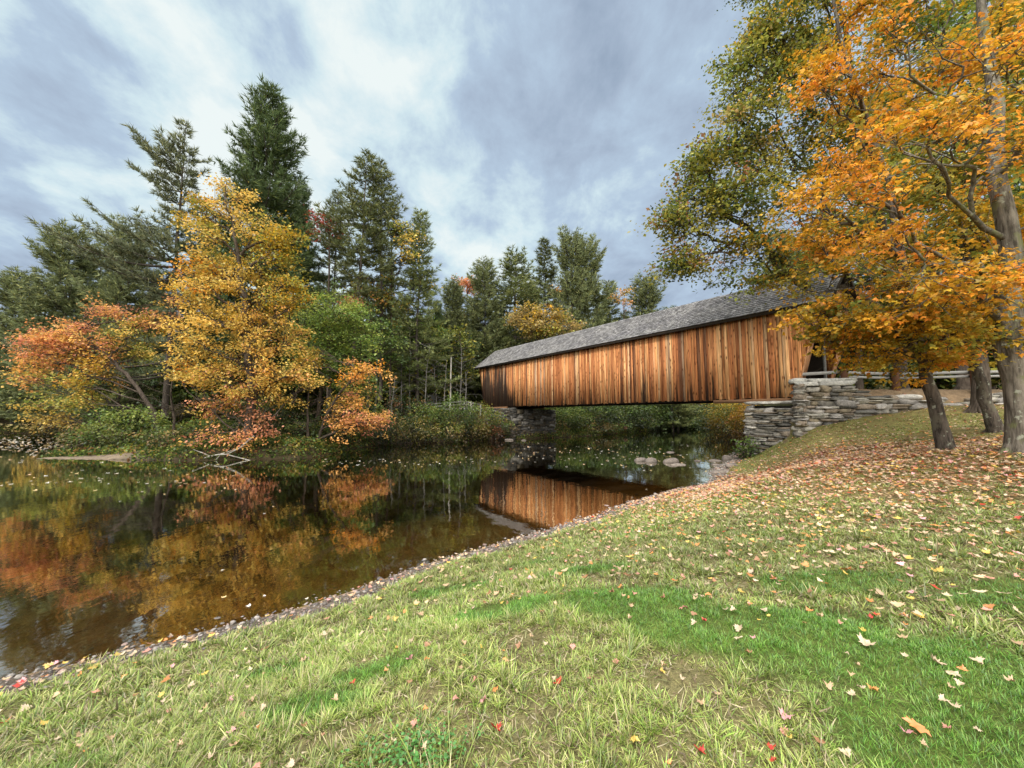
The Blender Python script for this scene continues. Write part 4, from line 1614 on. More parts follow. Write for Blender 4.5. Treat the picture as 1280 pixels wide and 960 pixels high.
# thin bare trunks in the understorey
M_DEAD = bark_mat('bark_dead_grey', (.10, .095, .085), (.28, .27, .25))
BARE = [(503, 40, 440, 'slender bare grey trunk, leftmost of those left of the far portal'), (515, 41, 400, 'bare grey trunk second from the left, near the pale shed'), (531, 39, 430, 'thin bare trunk in front of the pale shed'),
        (547, 43, 410, 'thin bare branching trunk right of the pale shed'), (556, 41, 450, 'crooked bare sapling beside the pale pole'), (575, 44, 430, 'bare branching trunk left of the rail fence'), (584, 42, 465, 'bare twiggy sapling at the rail fence'),
        (490, 37, 470, 'bare dark sapling behind the bank shrubs'), (470, 41, 400, 'tall thin dark trunk under the leaning pine'), (455, 44, 380, 'dark bare trunk under the taller thin pine'), (430, 43, 390, 'dark bare trunk behind the fresh green maple'),
        (222, 24.5, 470, 'dark trunk just left of the golden maple'), (264, 25, 480, 'slim dark stem leaning in the shrubs left of the golden maple'), (389, 24.2, 470, 'pale dead stem standing at the water right of the golden maple')]
for i, (px, Y, ty, lab) in enumerate(BARE):
    r = np.random.default_rng(300 + i)
    b = ground_at(px, Y)
    tpt = atY(px + r.uniform(-8, 8), ty, Y)
    root = empty('bare_tree', tuple(b))
    tag(root, lab, 'tree', 'thin bare trunks in the understorey')
    mb = MB()
    H = tpt[2] - b[2]
    s_ = np.linspace(0, 1, 9)
    path = b + (tpt - b) * s_[:, None] + np.cumsum(r.normal(size=(9, 3)) * [.06, .06, 0], 0)
    path[0][2] -= .3
    tube(mb, path, (.09 if Y > 30 else .10) * (1 - .8 * s_), 6)
    for j in range(int(H * 3)):
        u_ = r.uniform(.25, 1)
        p = np.array([np.interp(u_, s_, path[:, k_]) for k_ in range(3)])
        a = r.uniform(0, 6.28)
        L = r.uniform(.6, 2.0) * (1.2 - u_ * .6)
        d = np.array([math.cos(a), math.sin(a), r.uniform(0, .6)])
        m_ = p + d * L * .5 + r.normal(size=3) * .08
        e_ = p + d * L + np.array([0, 0, r.uniform(-.2, .3)])
        tube(mb, [p, m_, e_], [.026, .017, .007], 3)
        for _ in range(3):
            q = m_ + (e_ - m_) * r.random()
            tube(mb, [q, q + nrm(d + r.normal(size=3) * .7) * L * .35], [.011, .005], 3)
    o = mb.build('trunk', M_DEAD if Y > 30 else M_BARK, root, smooth=True)
    o.location = -b

# pale pole and the shed seen between trunks
b = ground_at(563, 41)
tp = atY(563, 446, 41)
mb = MB()
tube(mb, [(0, 0, -.3), (0, 0, (tp[2] - b[2]) * .5), (.03, 0, tp[2] - b[2])], [.09, .08, .065], 8)
o = mb.build('pale_pole', M_BARK_PALE, loc=tuple(b), smooth=True)
tag(o, 'tall straight pale pole left of the rail fence at the far bank', 'pole')
b = ground_at(589, 41.5)
mb = MB()
tube(mb, [(0, 0, -.3), (0, 0, 1.9)], [.1, .1], 8)
mb.add([(.1 * math.cos(a), .1 * math.sin(a), 1.9) for a in np.arange(8) * math.pi / 4], [[list(range(8))]])
tag(mb.build('pale_post', M_BARK_PALE, loc=tuple(b)), 'short pale post near the far bridge portal', 'post')
b = ground_at(529, 47)
shed = empty('shed', tuple(b), .3)
tag(shed, 'small pale grey shed glimpsed between the far trunks', 'shed')
M_SHED = simple_wood('pale_siding', (.32, .34, .36), (.5, .52, .55), (1, 1, 8))
mb = MB()
box(mb, (0, 0, 1.0), (2.6, 2.0, 2.0))
hexa(mb, [(-1.3, -1, 2), (1.3, -1, 2), (1.3, 1, 2), (-1.3, 1, 2), (-1.3, -.02, 2.8), (1.3, -.02, 2.8), (1.3, .02, 2.8), (-1.3, .02, 2.8)])
mb.build('wall', M_SHED, shed)
mb = MB()
for s_ in (-1, 1):
    hexa(mb, [(-1.5, s_ * 1.25, 1.83), (1.5, s_ * 1.25, 1.83), (1.5, 0, 2.86), (-1.5, 0, 2.86), (-1.5, s_ * 1.25, 1.9), (1.5, s_ * 1.25, 1.9), (1.5, 0, 2.95), (-1.5, 0, 2.95)][:: 1], (.5, .5, .5))
mb.build('roof', M_DARKWOOD, shed)
mb = MB()
box(mb, (-.3, -1.02, .95), (.8, .05, 1.8), col=(.4, .4, .4))
mb.build('door', M_DARKWOOD, shed)

# ------------------------------------------------------------------ shrubs
SH = [
    (165, 527, 24.5, 46, 20, {'lime': 2, 'green': 1}, 'bright green rounded shrub on the point left of the golden maple'),
    (115, 545, 24.0, 32, 16, {'green': 1, 'tan': .5}, 'sprawling grey green shrub at the tip of the sandy point'),
    (215, 548, 23.0, 36, 14, {'green': 1, 'tan': .6}, 'low brambly shrub on the undercut bank'),
    (262, 540, 23.4, 30, 18, {'green': 2, 'dark': 1}, 'leafy shrub at the left foot of the golden maple'),
    (370, 540, 25, 34, 20, {'dark': 2, 'green': 1}, 'dark shrub at the right foot of the golden maple'),
    (335, 515, 25.5, 34, 20, {'green': 1, 'dark': 2}, 'tall dark shrub behind the golden maple trunk'),
    (410, 545, 26.5, 26, 16, {'dark': 2, 'olive': .6}, 'dark shrub below the green maple at the water'),
    (470, 528, 30.5, 34, 20, {'green': 1, 'olive': 1, 'dark': 1}, 'shrub between the small orange maple and the middle of the bank'),
    (505, 538, 32.5, 34, 18, {'olive': 1, 'tan': 1, 'dark': 1}, 'browning shrub on the middle of the far bank'),
    (535, 520, 35, 30, 16, {'green': 2, 'olive': 1}, 'green shrub high on the bank below the pale pole'),
    (570, 518, 35.5, 28, 22, {'green': 2, 'dark': 1}, 'tall blue green shrub in front of the rail fence'),
    (555, 542, 34, 30, 14, {'olive': 1, 'tan': 1, 'green': 1}, 'low tangled shrub at the water below the tall one'),
    (600, 520, 37.5, 24, 16, {'green': 1, 'olive': 1}, 'green shrub just left of the far abutment'),
    (590, 540, 36.5, 24, 12, {'tan': 1, 'olive': 1}, 'yellowing shrub beside the reddish one'),
    (613, 541, 37.2, 13, 10, 'rust', 'small reddish brown shrub left of the far abutment'),
    (625, 532, 38.2, 12, 12, {'green': 1, 'tan': 1}, 'grassy shrub against the far abutment stones'),
    (705, 527, 44.5, 30, 18, {'green': 2, 'lime': 1}, 'light green shrub under the bridge beside the far abutment'),
    (738, 521, 48.5, 34, 20, {'dark': 2, 'green': 1}, 'dark shrub under the bridge, left of the middle'),
    (742, 537, 47.0, 30, 9, {'green': 1, 'tan': 1}, 'low pale shrub at the water under the bridge'),
    (778, 519, 54, 38, 22, {'dark': 2, 'green': 1}, 'dark green shrub under the bridge near its middle'),
    (812, 522, 62, 34, 18, {'dark': 1, 'green': 1}, 'green shrub on the upstream bank'),
    (840, 515, 76, 30, 20, {'ygreen': 2, 'green': 1}, 'yellow green shrub at the upstream bend'),
    (885, 518, 92, 30, 18, {'dark': 2, 'ygreen': 1}, 'dark shrub closing the upstream bend'),
    (925, 512, 88, 30, 20, {'ygreen': 1, 'gold': 1}, 'golden shrub at the right of the upstream bend'),
    (690, 508, 52, 40, 16, {'dark': 2}, 'dark shrub close under the bridge floor'),
    (20, 515, 55, 50, 20, {'dark': 2, 'green': 1}, 'dark shrub along the back of the left cove'),
    (70, 520, 50, 40, 18, {'green': 1, 'dark': 1, 'ygreen': .6}, 'green shrub along the back of the left cove below the coral maple'),
    (-60, 510, 54, 60, 26, {'dark': 1, 'green': 1}, 'shrub at the left edge behind the cove'),
    (118, 522, 38, 32, 18, {'green': 1, 'dark': 1}, 'mid green shrub behind the sandy point'),
    (440, 515, 33, 34, 22, {'dark': 2, 'green': 1}, 'shaded shrub behind the small orange maple'),
    (510, 510, 38, 30, 14, {'dark': 2, 'rust': .4}, 'dark low shrub among the bare trunks'),
    (915, 512, 34, 26, 16, {'gold': 2, 'ygreen': 1}, 'golden shrub on the right bank just beyond the bridge'),
    (935, 518, 29, 22, 16, {'gold': 1, 'orange': 1}, 'orange tinted shrub close behind the near abutment'),
    (900, 518, 46, 26, 14, {'dark': 2, 'ygreen': 1}, 'dark shrub on the right bank upstream of the bridge'),
    (692, 538, 42.6, 14, 8, {'green': 1, 'tan': 1}, 'grassy shrub at the river face of the far abutment'),
    (855, 532, 66, 26, 8, {'green': 1, 'dark': 1}, 'low shrub along the water at the upstream bend'),
    (762, 536, 50.5, 24, 8, {'green': 1, 'rust': .4}, 'low tangled shrub beside the grey stones under the bridge'),
    (795, 533, 57, 26, 9, {'green': 2, 'tan': .5}, 'low green shrub hanging over the water under the bridge'),
    (930, 556, 20.6, 12, 6, {'green': 1}, 'small green weed clump at the corner of the near abutment'),
]
for i, (px, py, Y, rx, ry, pal, lab) in enumerate(SH):
    r = np.random.default_rng(400 + i)
    c_, rad, n, _ = wb(px, py, Y, rx, ry, 10, pal)
    g_ = gz(c_[0], c_[1])
    rad = (rad[0], min(rad[1], rad[0]), rad[2])
    zb_ = max(g_, 0) + .02
    top = c_[2] + rad[2]
    hz = max((top - zb_) / 2, .3)
    c2 = np.array([c_[0], c_[1], zb_ + hz * .95])
    n = int(np.clip(rad[0] * hz * 55, 24, 330))
    tips = blob_tips(r, c2, (rad[0], rad[1], hz), n)
    lump = 1 + .22 * np.sin(tips[:, 0] * 2.3 + i) * np.cos(tips[:, 2] * 3 + i)
    tips = c2 + (tips - c2) * lump[:, None]
    tips[:, 2] = np.maximum(tips[:, 2], zb_ + .05)
    root = empty('shrub', (c2[0], c2[1], zb_))
    tag(root, lab, 'shrub', 'shrubs on the far bank' if Y > 22 else None)
    wood = MB()
    for k_ in r.choice(n, min(n, 40), replace=False):
        tp = tips[k_]
        b0 = np.array([c2[0] + r.normal() * rad[0] * .25, c2[1] + r.normal() * rad[1] * .2, zb_ - .1])
        tube(wood, [b0, (b0 + tp) / 2 + r.normal(size=3) * .1, tp], [.022, .014, .006], 3)
    o = wood.build('stem', M_BARK, root)
    o.location = -root.location
    mb = MB()
    k_ = max(1.0, Y / 34)
    sprays(mb, r, tips, np.repeat(c2[None], n, 0), 18, .30 * k_, .15 * k_, pick(r, pal, n) * (.20 + .66 * sstep(zb_, top, tips[:, 2]))[:, None], KITE, flat=.6)  # shading put into the leaf colour: darker towards the shrub's base
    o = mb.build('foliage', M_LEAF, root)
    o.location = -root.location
print('shrubs', time.time() - T0)

# fallen dead branch at the undercut bank
mb = MB()
base = atY(318, 545, 21.4)
for a, b, w in [((318, 545), (300, 560), .05), ((300, 560), (283, 568), .04), ((283, 568), (262, 570), .035), ((283, 568), (316, 585), .03), ((300, 560), (258, 572), .03), ((262, 570), (242, 562), .02), ((275, 569), (266, 578), .02), ((262, 570), (245, 576), .018)]:
    p, q = atY(*a, 21.2 + (0 if a[1] < 560 else -.5)), atY(*b, 21.2 + (0 if b[1] < 560 else -.5))
    p[2], q[2] = max(p[2], .0), max(q[2], -.05)
    tube(mb, [p - base, (p + q) / 2 - base + RNG.normal(size=3) * .05, q - base], [w, w * .85, w * .7], 5)
tag(mb.build('dead_branch', M_BARK_PALE, loc=tuple(base), smooth=True), 'bleached dead branch dipping into the water below the golden maple', 'branch')

# ground cover on the far bank (a mass of low leaves) ---------------------------------
r = np.random.default_rng(500)
N = 42000
fs = SHORE_FAR[1:24]
seg = np.diff(fs, axis=0)
sl = np.hypot(*seg.T)
ii = r.choice(len(seg), N, p=sl / sl.sum())
nn = np.stack([seg[:, 1], -seg[:, 0]], 1) / sl[:, None]
P = fs[ii] + seg[ii] * r.random(N)[:, None] + nn[ii] * np.abs(r.normal(0, 3.2, N))[:, None]
P = P[~inside(P, POLY)]
sand = np.exp(-((P[:, 0] + 24.5) / 4.2) ** 2 - ((P[:, 1] - 21.3) / .8) ** 2)
bd = ((P - B(27, 0, 0)[:2]) @ U[:2], (P - B(27, 0, 0)[:2]) @ Vv[:2])
P = P[(sand < .35) & (seg_dist(P, POLY, True) > .08) & ~((np.abs(bd[0]) < 3.2) & (bd[1] > -.4) & (bd[1] < WID + .4))]
n = len(P)
tips = np.concatenate([P, (ground_z(P) + np.abs(r.normal(0, .13, n)))[:, None]], 1)
mb = MB()
sprays(mb, r, tips, tips - np.array([0, 1., 0]), 7, .2, .15, pick(r, {'dark': 4, 'green': 2, 'olive': 1, 'rust': .5, 'tan': .7}, n), KITE, flat=.5)
tag(mb.build('undergrowth', M_LEAF), 'low leafy ground cover along the far bank', 'ground cover', kind='stuff')

# ------------------------------------------------------------------ near trees on the right
YB = 7.6
Rb = [ground_at(1279, YB), atY(1271, 480, YB), atY(1262, 380, YB), atY(1250, 250, YB), atY(1240, 130, YB + .3), atY(1222, -20, YB + .6), atY(1205, -220, YB + 1)]  # leans left as it rises
broadleaf('maple_tree', 'old maple with a thick lichen spotted trunk at the right edge of the lawn', 'tree', Rb, .28,
          [wb(1250, 60, 8.4, 90, 60, 90, {'apricot': 3, 'gold': 1.4, 'olive': .35}, 2.4), wb(1160, 130, 6.8, 50, 22, 60, {'apricot': 3, 'gold': 1.4, 'olive': .35}, 1.2), wb(1120, 190, 6.6, 60, 24, 90, {'apricot': 3, 'gold': 1.4, 'olive': .35}, 1.0), wb(1060, 235, 6.6, 40, 18, 50, {'apricot': 3, 'gold': 1.4, 'olive': .35}, .8),
           wb(1245, 225, 7.0, 50, 22, 45, {'apricot': 3, 'gold': 1.4, 'olive': .35}, 1.0), wb(1140, 290, 6.8, 56, 20, 60, {'apricot': 3, 'gold': 1.4, 'olive': .35}, 1.0), wb(1255, 335, 6.8, 40, 16, 40, {'apricot': 3, 'gold': 1.4, 'olive': .35}, 1.0), wb(1190, 365, 6.8, 60, 22, 100, {'apricot': 2, 'gold': 2}, .9),
           wb(1300, 130, 7, 60, 80, 140, {'apricot': 2, 'gold': 1}, 1.5), wb(1330, 300, 7.2, 50, 60, 110, {'apricot': 2, 'gold': 1}, 1.5), wb(1270, 385, 6.8, 22, 16, 30, {'apricot': 2, 'gold': 2}, .6), wb(1100, 60, 7.6, 50, 40, 60, {'apricot': 2, 'gold': 1}, 1.2), wb(1250, -100, 8.5, 160, 70, 160, {'apricot': 1, 'gold': 2}, 3)],
          601, leaf=.09, nleaf=17, dens=.5, clump=9, disc=.5, spray=.22, tmpl=MAPLE3, bark=M_BARK_NEAR, r_tip=.007, rise=.35, sides=14, bare=50, droop=.45, up=.8, flat=.22, group='maples on the lawn by the road', expo=.5)
Y_2 = 9.0
broadleaf('maple_tree', 'slim leaning maple with a dark trunk in the leaf litter before the stone wall', 'tree',
          [ground_at(1178, Y_2), atY(1168, 510, Y_2), atY(1157, 460, Y_2), atY(1143, 400, Y_2), atY(1122, 300, Y_2), atY(1092, 170, Y_2 + .2), atY(1052, 60, Y_2 + .4), atY(1030, -60, Y_2 + .4)], .155,
          [wb(1075, 398, 8.6, 62, 24, 170, {'gold': 3, 'apricot': .8, 'ygreen': .8, 'olive': .5}, 1.2), wb(1042, 380, 8.6, 32, 16, 70, {'gold': 3, 'apricot': .8, 'ygreen': .8, 'olive': .5}, .9), wb(1120, 420, 8.4, 70, 24, 170, {'gold': 3, 'apricot': .8, 'ygreen': .8, 'olive': .5}, 1.2), wb(1078, 412, 8.7, 32, 11, 50, {'gold': 3, 'olive': 1}, .8), wb(1130, 444, 8.5, 48, 12, 80, {'gold': 3, 'apricot': .8, 'ygreen': .8, 'olive': .5}, .9), wb(1180, 430, 8.3, 50, 20, 110, {'gold': 2, 'apricot': .7, 'olive': .6}, 1.0),
           wb(1140, 350, 8.4, 60, 26, 130, {'gold': 2, 'apricot': .7, 'olive': .6}, 1.2), wb(1080, 290, 8.4, 60, 22, 110, {'apricot': 3, 'gold': 1.4, 'olive': .35}, 1.1), wb(1020, 260, 8.8, 50, 26, 90, {'apricot': 1, 'gold': 2}, 1.1), wb(1060, 200, 8.8, 50, 30, 90, {'apricot': 2, 'gold': 1}, 1.1),
           wb(1040, 110, 9, 50, 36, 90, {'apricot': 2, 'gold': 1}, 1.2), wb(1110, 110, 9, 60, 40, 90, {'apricot': 1, 'gold': 1}, 1.3), wb(1050, 20, 9.2, 50, 30, 70, {'gold': 2, 'apricot': 2}, 1.2), wb(1015, 335, 9, 26, 14, 35, {'gold': 2, 'olive': 1}, .7)],
          602, leaf=.093, nleaf=19, dens=.62, clump=9, disc=.48, spray=.22, tmpl=MAPLE3, bark=M_BARK_SLIM, r_tip=.008, rise=.3, sides=10, bare=60, droop=.45, up=.8, flat=.22, group='maples on the lawn by the road', expo=.48)
Y_3 = 11.5
broadleaf('maple_tree', 'second slim maple standing between the dark leaning one and the thick trunk', 'tree',
          [ground_at(1243, Y_3), atY(1228, 490, Y_3), atY(1218, 440, Y_3), atY(1212, 360, Y_3), atY(1205, 240, Y_3), atY(1200, 100, Y_3)], .17,
          [wb(1180, 400, 10.8, 60, 24, 120, {'gold': 2, 'olive': 1}, 1.3), wb(1230, 380, 10.6, 50, 24, 90, {'gold': 2, 'apricot': 1}, 1.3), wb(1190, 300, 11, 70, 40, 170, {'gold': 2, 'olive': 1}, 1.8), wb(1170, 200, 11.3, 80, 50, 200, {'gold': 1, 'olive': 1, 'ygreen': 1}, 2), wb(1210, 100, 11.5, 90, 60, 200, {'ygreen': 1, 'gold': 1}, 2), wb(1200, 0, 12, 90, 50, 150, {'gold': 1, 'green': 1}, 2)],
          603, leaf=.12, nleaf=24, disc=.6, spray=.3, tmpl=MAPLE3, bark=M_BARK_SLIM, r_tip=.009, rise=.35, droop=.4, up=.7, flat=.28, group='maples on the lawn by the road')
Y_4 = 15.6
broadleaf('oak_tree', 'large dark olive green tree spreading left over the near end of the bridge', 'tree',
          [ground_at(1128, 21.5), atY(1120, 400, 21), atY(1100, 260, 19.5), atY(1075, 150, 18), atY(1050, 20, 17.5), atY(1040, -140, 17)], .30,
          [wb(985, 20, 17, 60, 50, 300, {'olive': 3, 'dark': 2, 'gold': 1}), wb(950, 90, 17, 50, 44, 300, {'dark': .7, 'olive': 2.4, 'ygreen': 1, 'tan': .5}), wb(925, 160, 17, 44, 30, 200, {'dark': .7, 'olive': 2.4, 'ygreen': 1, 'tan': .5}), wb(900, 205, 17, 44, 24, 150, {'dark': 1, 'olive': 2.4, 'ygreen': .8, 'rust': .3}), wb(880, 255, 17, 40, 20, 120, {'dark': 1, 'olive': 2.4, 'ygreen': .8, 'rust': .4}), wb(848, 278, 17, 34, 16, 80, {'dark': 1, 'olive': 2.4, 'ygreen': .8, 'rust': .5}),
           wb(868, 325, 17, 34, 14, 75, {'dark': 1, 'olive': 2.4, 'ygreen': .8, 'rust': .5}), wb(845, 335, 17, 16, 14, 30, {'dark': 1, 'olive': 2.4, 'ygreen': .8, 'rust': .5}), wb(940, 240, 17, 50, 30, 190, {'dark': 1, 'olive': 2.4, 'ygreen': 1}), wb(950, 300, 17, 50, 20, 130, {'dark': 1, 'olive': 3, 'gold': 1}), wb(985, 335, 17, 46, 13, 80, {'olive': 2, 'gold': 1}), wb(1010, 180, 17, 60, 50, 260, {'dark': 1, 'olive': 3, 'gold': 1}),
           wb(1020, 290, 17, 50, 30, 140, {'olive': 3, 'gold': 1}), wb(1060, 80, 17, 80, 70, 300, {'dark': 1, 'olive': 2, 'gold': 1}), wb(1000, -60, 17, 80, 50, 200, {'olive': 2, 'dark': 1}), wb(925, 345, 17, 26, 10, 30, {'olive': 2, 'dark': 1})],
          604, leaf=.165, nleaf=22, dens=.85, spray=.42, bark=M_BARK, r_tip=.010, rise=.5, group='trees behind the lawn maples', bare=40)
BACK = [
    (1225, 15.5, [(1222, 300), (1218, 60)], .28, [(1210, 120, 90, 70, 240, {'green': 2, 'lime': 1}), (1190, 280, 70, 40, 140, {'green': 2, 'dark': 1}), (1260, 20, 90, 60, 180, {'green': 2, 'ygreen': 1}), (1240, 220, 60, 40, 110, {'lime': 1, 'green': 1})], 'leafy green tree with a grey trunk behind the orange maples'),
    (1205, 23, [(1203, 300), (1200, 150)], .28, [(1180, 200, 90, 80, 260, {'green': 2, 'dark': 1}), (1120, 300, 60, 40, 140, {'dark': 1, 'green': 1}), (1230, 300, 60, 40, 130, 'dark')], 'dark green tree beyond the road'),
    (1075, 29, [(1075, 330), (1070, 200)], .25, [(1080, 240, 70, 60, 190, {'green': 1, 'olive': 1, 'gold': 1}), (1060, 330, 50, 40, 140, {'green': 1, 'dark': 2}), (1120, 150, 60, 60, 140, {'gold': 1, 'olive': 1})], 'mixed green and gold tree behind the near portal of the bridge'),
    (1290, 20, [(1290, 300), (1290, 60)], .3, [(1290, 150, 80, 90, 260, {'green': 1, 'gold': 1}), (1300, 330, 70, 60, 170, {'dark': 1, 'green': 1})], 'green and gold tree at the right edge beyond the road'),
    (1150, 40, [(1150, 380), (1150, 300)], .25, [(1150, 330, 60, 50, 170, {'dark': 2, 'green': 1}), (1100, 400, 60, 40, 130, {'dark': 1})], 'dark tree far behind the stone wall'),
    (1240, 42, [(1240, 380), (1240, 300)], .25, [(1240, 380, 80, 60, 220, {'dark': 2, 'green': 1})], 'dark tree far behind the thick trunk'),
]
for i, (px, Y, tr, r0, bl, lab) in enumerate(BACK):
    broadleaf('broadleaf_tree', lab, 'tree', [ground_at(px, Y)] + [atY(a, b, Y) for a, b in tr], r0, [wb(a, b, Y, c_, d, int(n_), pal) for a, b, c_, d, n_, pal in bl], 700 + i,
              leaf=.2 if Y < 25 else .32, nleaf=18, spray=.5 if Y < 25 else .8, r_tip=.013, bark=None, group='trees behind the lawn maples')
print('near trees', time.time() - T0)

# ------------------------------------------------------------------ grass
r = np.random.default_rng(800)
BL = (np.array([(-.5, 0, 0), (.5, 0, 0), (-.38, .55, .10), (.38, .55, .10), (0, 1, .34)], float), [[(0, 1, 3, 2)], [(2, 3, 4)]])


def lawn_ok(P):
    d = seg_dist(P, SHORE_NEAR)
    ok = ~inside(P, POLY) & (d > .46 + .12 * N_S(P) + .10 * N_M(P)) & ~inside(P, ROAD)
    ok &= (seg_dist(P, SHORE_FAR) > d) & (P[:, 1] < 20.5 + .1 * P[:, 0])
    return ok


def bare_zone(P):
    v = N_M(P * 1.9 + 7.3) * .6 + N_S(P * .8 + 3) * .5
    sp = [(.05, 2.75, .28, .22), (-.15, 3.5, .3, .2), (-.9, 2.1, .3, .12), (.1, 2.05, .25, .12), (.95, 2.25, .25, .2), (-.5, 2.3, .2, .1)]
    for x, y, a, b in sp:
        v = np.maximum(v, 2.2 * np.exp(-((P[:, 0] - x) / a) ** 2 - ((P[:, 1] - y) / b) ** 2))
    return v


def ring(n, r0, r1, clump, seed):
    r = np.random.default_rng(seed)
    nc = n // clump
    rr = np.sqrt(r.uniform(r0 ** 2, r1 ** 2, nc * 2))
    th = np.radians(r.uniform(-64, 64, nc * 2))
    c_ = np.stack([rr * np.sin(th), rr * np.cos(th)], 1)
    keep = lawn_ok(c_) & (bare_zone(c_) < 1.35 + r.normal(size=len(c_)) * .3) & (r.random(len(c_)) > .42 * litter_zone(c_))
    c_ = c_[keep][:nc]
    m_ = len(c_)
    g = grass_zone(c_)
    k_ = np.repeat(np.arange(m_), clump)
    N = len(k_)
    sc_ = np.clip((r0 + r1) / 2 / 3, .8, 6)
    spread = .034 * sc_ ** .6 * (1 + g[k_] * 1.1) * r.uniform(.5, 1.5, m_)[k_]
    dth = r.uniform(0, 6.28, N)
    dr = np.abs(r.normal(size=N)) * spread
    P = c_[k_] + np.stack([np.cos(dth), np.sin(dth)], 1) * dr[:, None]
    ok = lawn_ok(P)
    P, k_, dth = P[ok], k_[ok], dth[ok]
    N = len(P)
    z = ground_z(P) - .004
    lz = litter_zone(P)
    gg = np.clip(grass_zone(P), 0, 1)
    hk = r.lognormal(0, .45, m_)[k_]
    L = (.044 * hk * (1 - gg) + .036 * gg) * r.uniform(.55, 1.4, N) * (sc_ ** .15) * (1 - .55 * lz)
    wd = (.0054 * (1 - gg) + .0030 * gg) * (sc_ ** .8) * r.uniform(.6, 1.35, N)
    wind = nrm(r.normal(size=(m_, 2)))[k_]
    out = np.stack([np.cos(dth), np.sin(dth)], 1)
    lean = r.uniform(.2, 1.5, N) * (1 - .35 * gg)
    d3 = np.concatenate([(out * .9 + wind * .45 + r.normal(size=(N, 2)) * .3) * lean[:, None], np.ones((N, 1))], 1)
    M = frames(d3, np.concatenate([out + r.normal(size=(N, 2)) * .2, -.5 * np.ones((N, 1))], 1))
    straw = np.array([(.42, .48, .13), (.34, .44, .09), (.54, .52, .21), (.28, .40, .075), (.21, .35, .055), (.38, .46, .11)])
    lush = np.array([(.15, .36, .045), (.20, .42, .055), (.12, .29, .04), (.27, .42, .07)])
    a = straw[r.integers(6, size=N)]
    b = lush[r.integers(4, size=N)]
    C = a * (1 - gg)[:, None] + b * gg[:, None]
    tone = (1 + .22 * N_M(P * 1.3)[:, None] * .6) * (r.normal(1, .2, m_)[k_])[:, None]
    C = C * tone
    dead = r.random(N) < (.10 * (1 - gg))
    C[dead] = np.array([.66, .55, .34]) * r.uniform(.7, 1.1, (dead.sum(), 1))
    return P, z, M, np.stack([wd, L, L], 1), np.clip(C, .01, 1)


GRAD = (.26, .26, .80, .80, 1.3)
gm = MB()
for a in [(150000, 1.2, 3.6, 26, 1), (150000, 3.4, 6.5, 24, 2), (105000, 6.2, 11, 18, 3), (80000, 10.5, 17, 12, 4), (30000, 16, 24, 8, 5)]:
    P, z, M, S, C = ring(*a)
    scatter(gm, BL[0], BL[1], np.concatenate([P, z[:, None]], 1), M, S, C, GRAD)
# dead thatch lying flat between the tufts
N = 60000
rr = np.sqrt(r.uniform(1.2 ** 2, 8 ** 2, N))
th = np.radians(r.uniform(-64, 64, N))
P = np.stack([rr * np.sin(th), rr * np.cos(th)], 1)
P = P[lawn_ok(P)]
P = P[grass_zone(P) < r.uniform(0, .6, len(P))]
N = len(P)
a = r.uniform(0, 6.28, N)
M = frames(np.stack([np.cos(a), np.sin(a), r.normal(0, .22, N)], 1), np.stack([r.normal(0, .3, N), r.normal(0, .3, N), np.ones(N)], 1))
C = np.array([(.50, .40, .26), (.36, .27, .16), (.24, .17, .10), (.60, .52, .36), (.34, .34, .14)])[r.integers(5, size=N)] * r.uniform(.6, 1.1, (N, 1))
scatter(gm, BL[0], BL[1], np.concatenate([P, (ground_z(P) + r.uniform(.002, .014, N))[:, None]], 1), M, np.stack([r.uniform(.003, .008, N), r.uniform(.02, .07, N), np.full(N, .03)], 1), C)
tag(gm.build('grass', M_GRASS), 'mown lawn grass, straw coloured with lush green patches', 'grass', kind='stuff')
print('grass', gm.n, time.time() - T0)

# clover patch at the bottom of the picture
r = np.random.default_rng(805)
cc = atZ(520, 935, .85)
N = 420
P = cc[:2] + r.normal(size=(N, 2)) * [.13, .07]
mb = MB()
th = r.uniform(0, 6.28, N)
M = frames(np.stack([np.cos(th), np.sin(th), r.normal(0, .2, N)], 1), np.stack([r.normal(0, .3, N), r.normal(0, .3, N), np.ones(N)], 1))
scatter(mb, KITE[0] * [1.5, 1, 1], KITE[1], np.concatenate([P, (ground_z(P) + r.uniform(.02, .05, N))[:, None]], 1), M, np.full(N, .016), np.array([(.10, .27, .06)]) * r.uniform(.7, 1.3, (N, 1)))
tag(mb.build('clover', M_GRASS), 'small clover patch low in the lawn', 'clover', kind='stuff')

# ------------------------------------------------------------------ fallen leaves
LEAFC = dict(tan=(.56, .38, .23), pale=(.60, .46, .32), orange=(.68, .27, .09), red=(.52, .05, .035), yellow=(.75, .52, .12), pink=(.72, .36, .38), brown=(.32, .16, .08), rose=(.60, .28, .22))
LEAFN = list(LEAFC)


def leaf_mesh(colname, seed):
    r = np.random.default_rng(seed)
    v = MAPLE[0].copy()
    v[:, 1] -= .35
    # curl: fold along a random axis
    a = r.uniform(0, 3.14)
    u_ = v[:, 0] * math.cos(a) + v[:, 1] * math.sin(a)
    v[:, 2] += r.uniform(.4, 1.3) * u_ ** 2 * r.choice([1, 1, -1]) + .05 * np.sin(u_ * 7 + r.uniform(0, 6)) + .06 * r.normal(size=len(v))
    v[:, 0] *= r.uniform(.75, 1.1)
    v[:, 2] -= v[:, 2].min()
    mb = MB()
    base = np.array(LEAFC[colname])
    col = np.repeat(base[None], len(v), 0) * (1 + .15 * r.normal(size=(len(v), 1)))
    col[0] *= .8
    mb.add(v, MAPLE[1], col)
    # leaf stalk
    mb.add([(-.012, -.35, .03), (.012, -.35, .03), (.03, -.72, .10)], [[(0, 1, 2)]], base * .7)
    return mb.mesh('fallen_leaf', M_DRY)


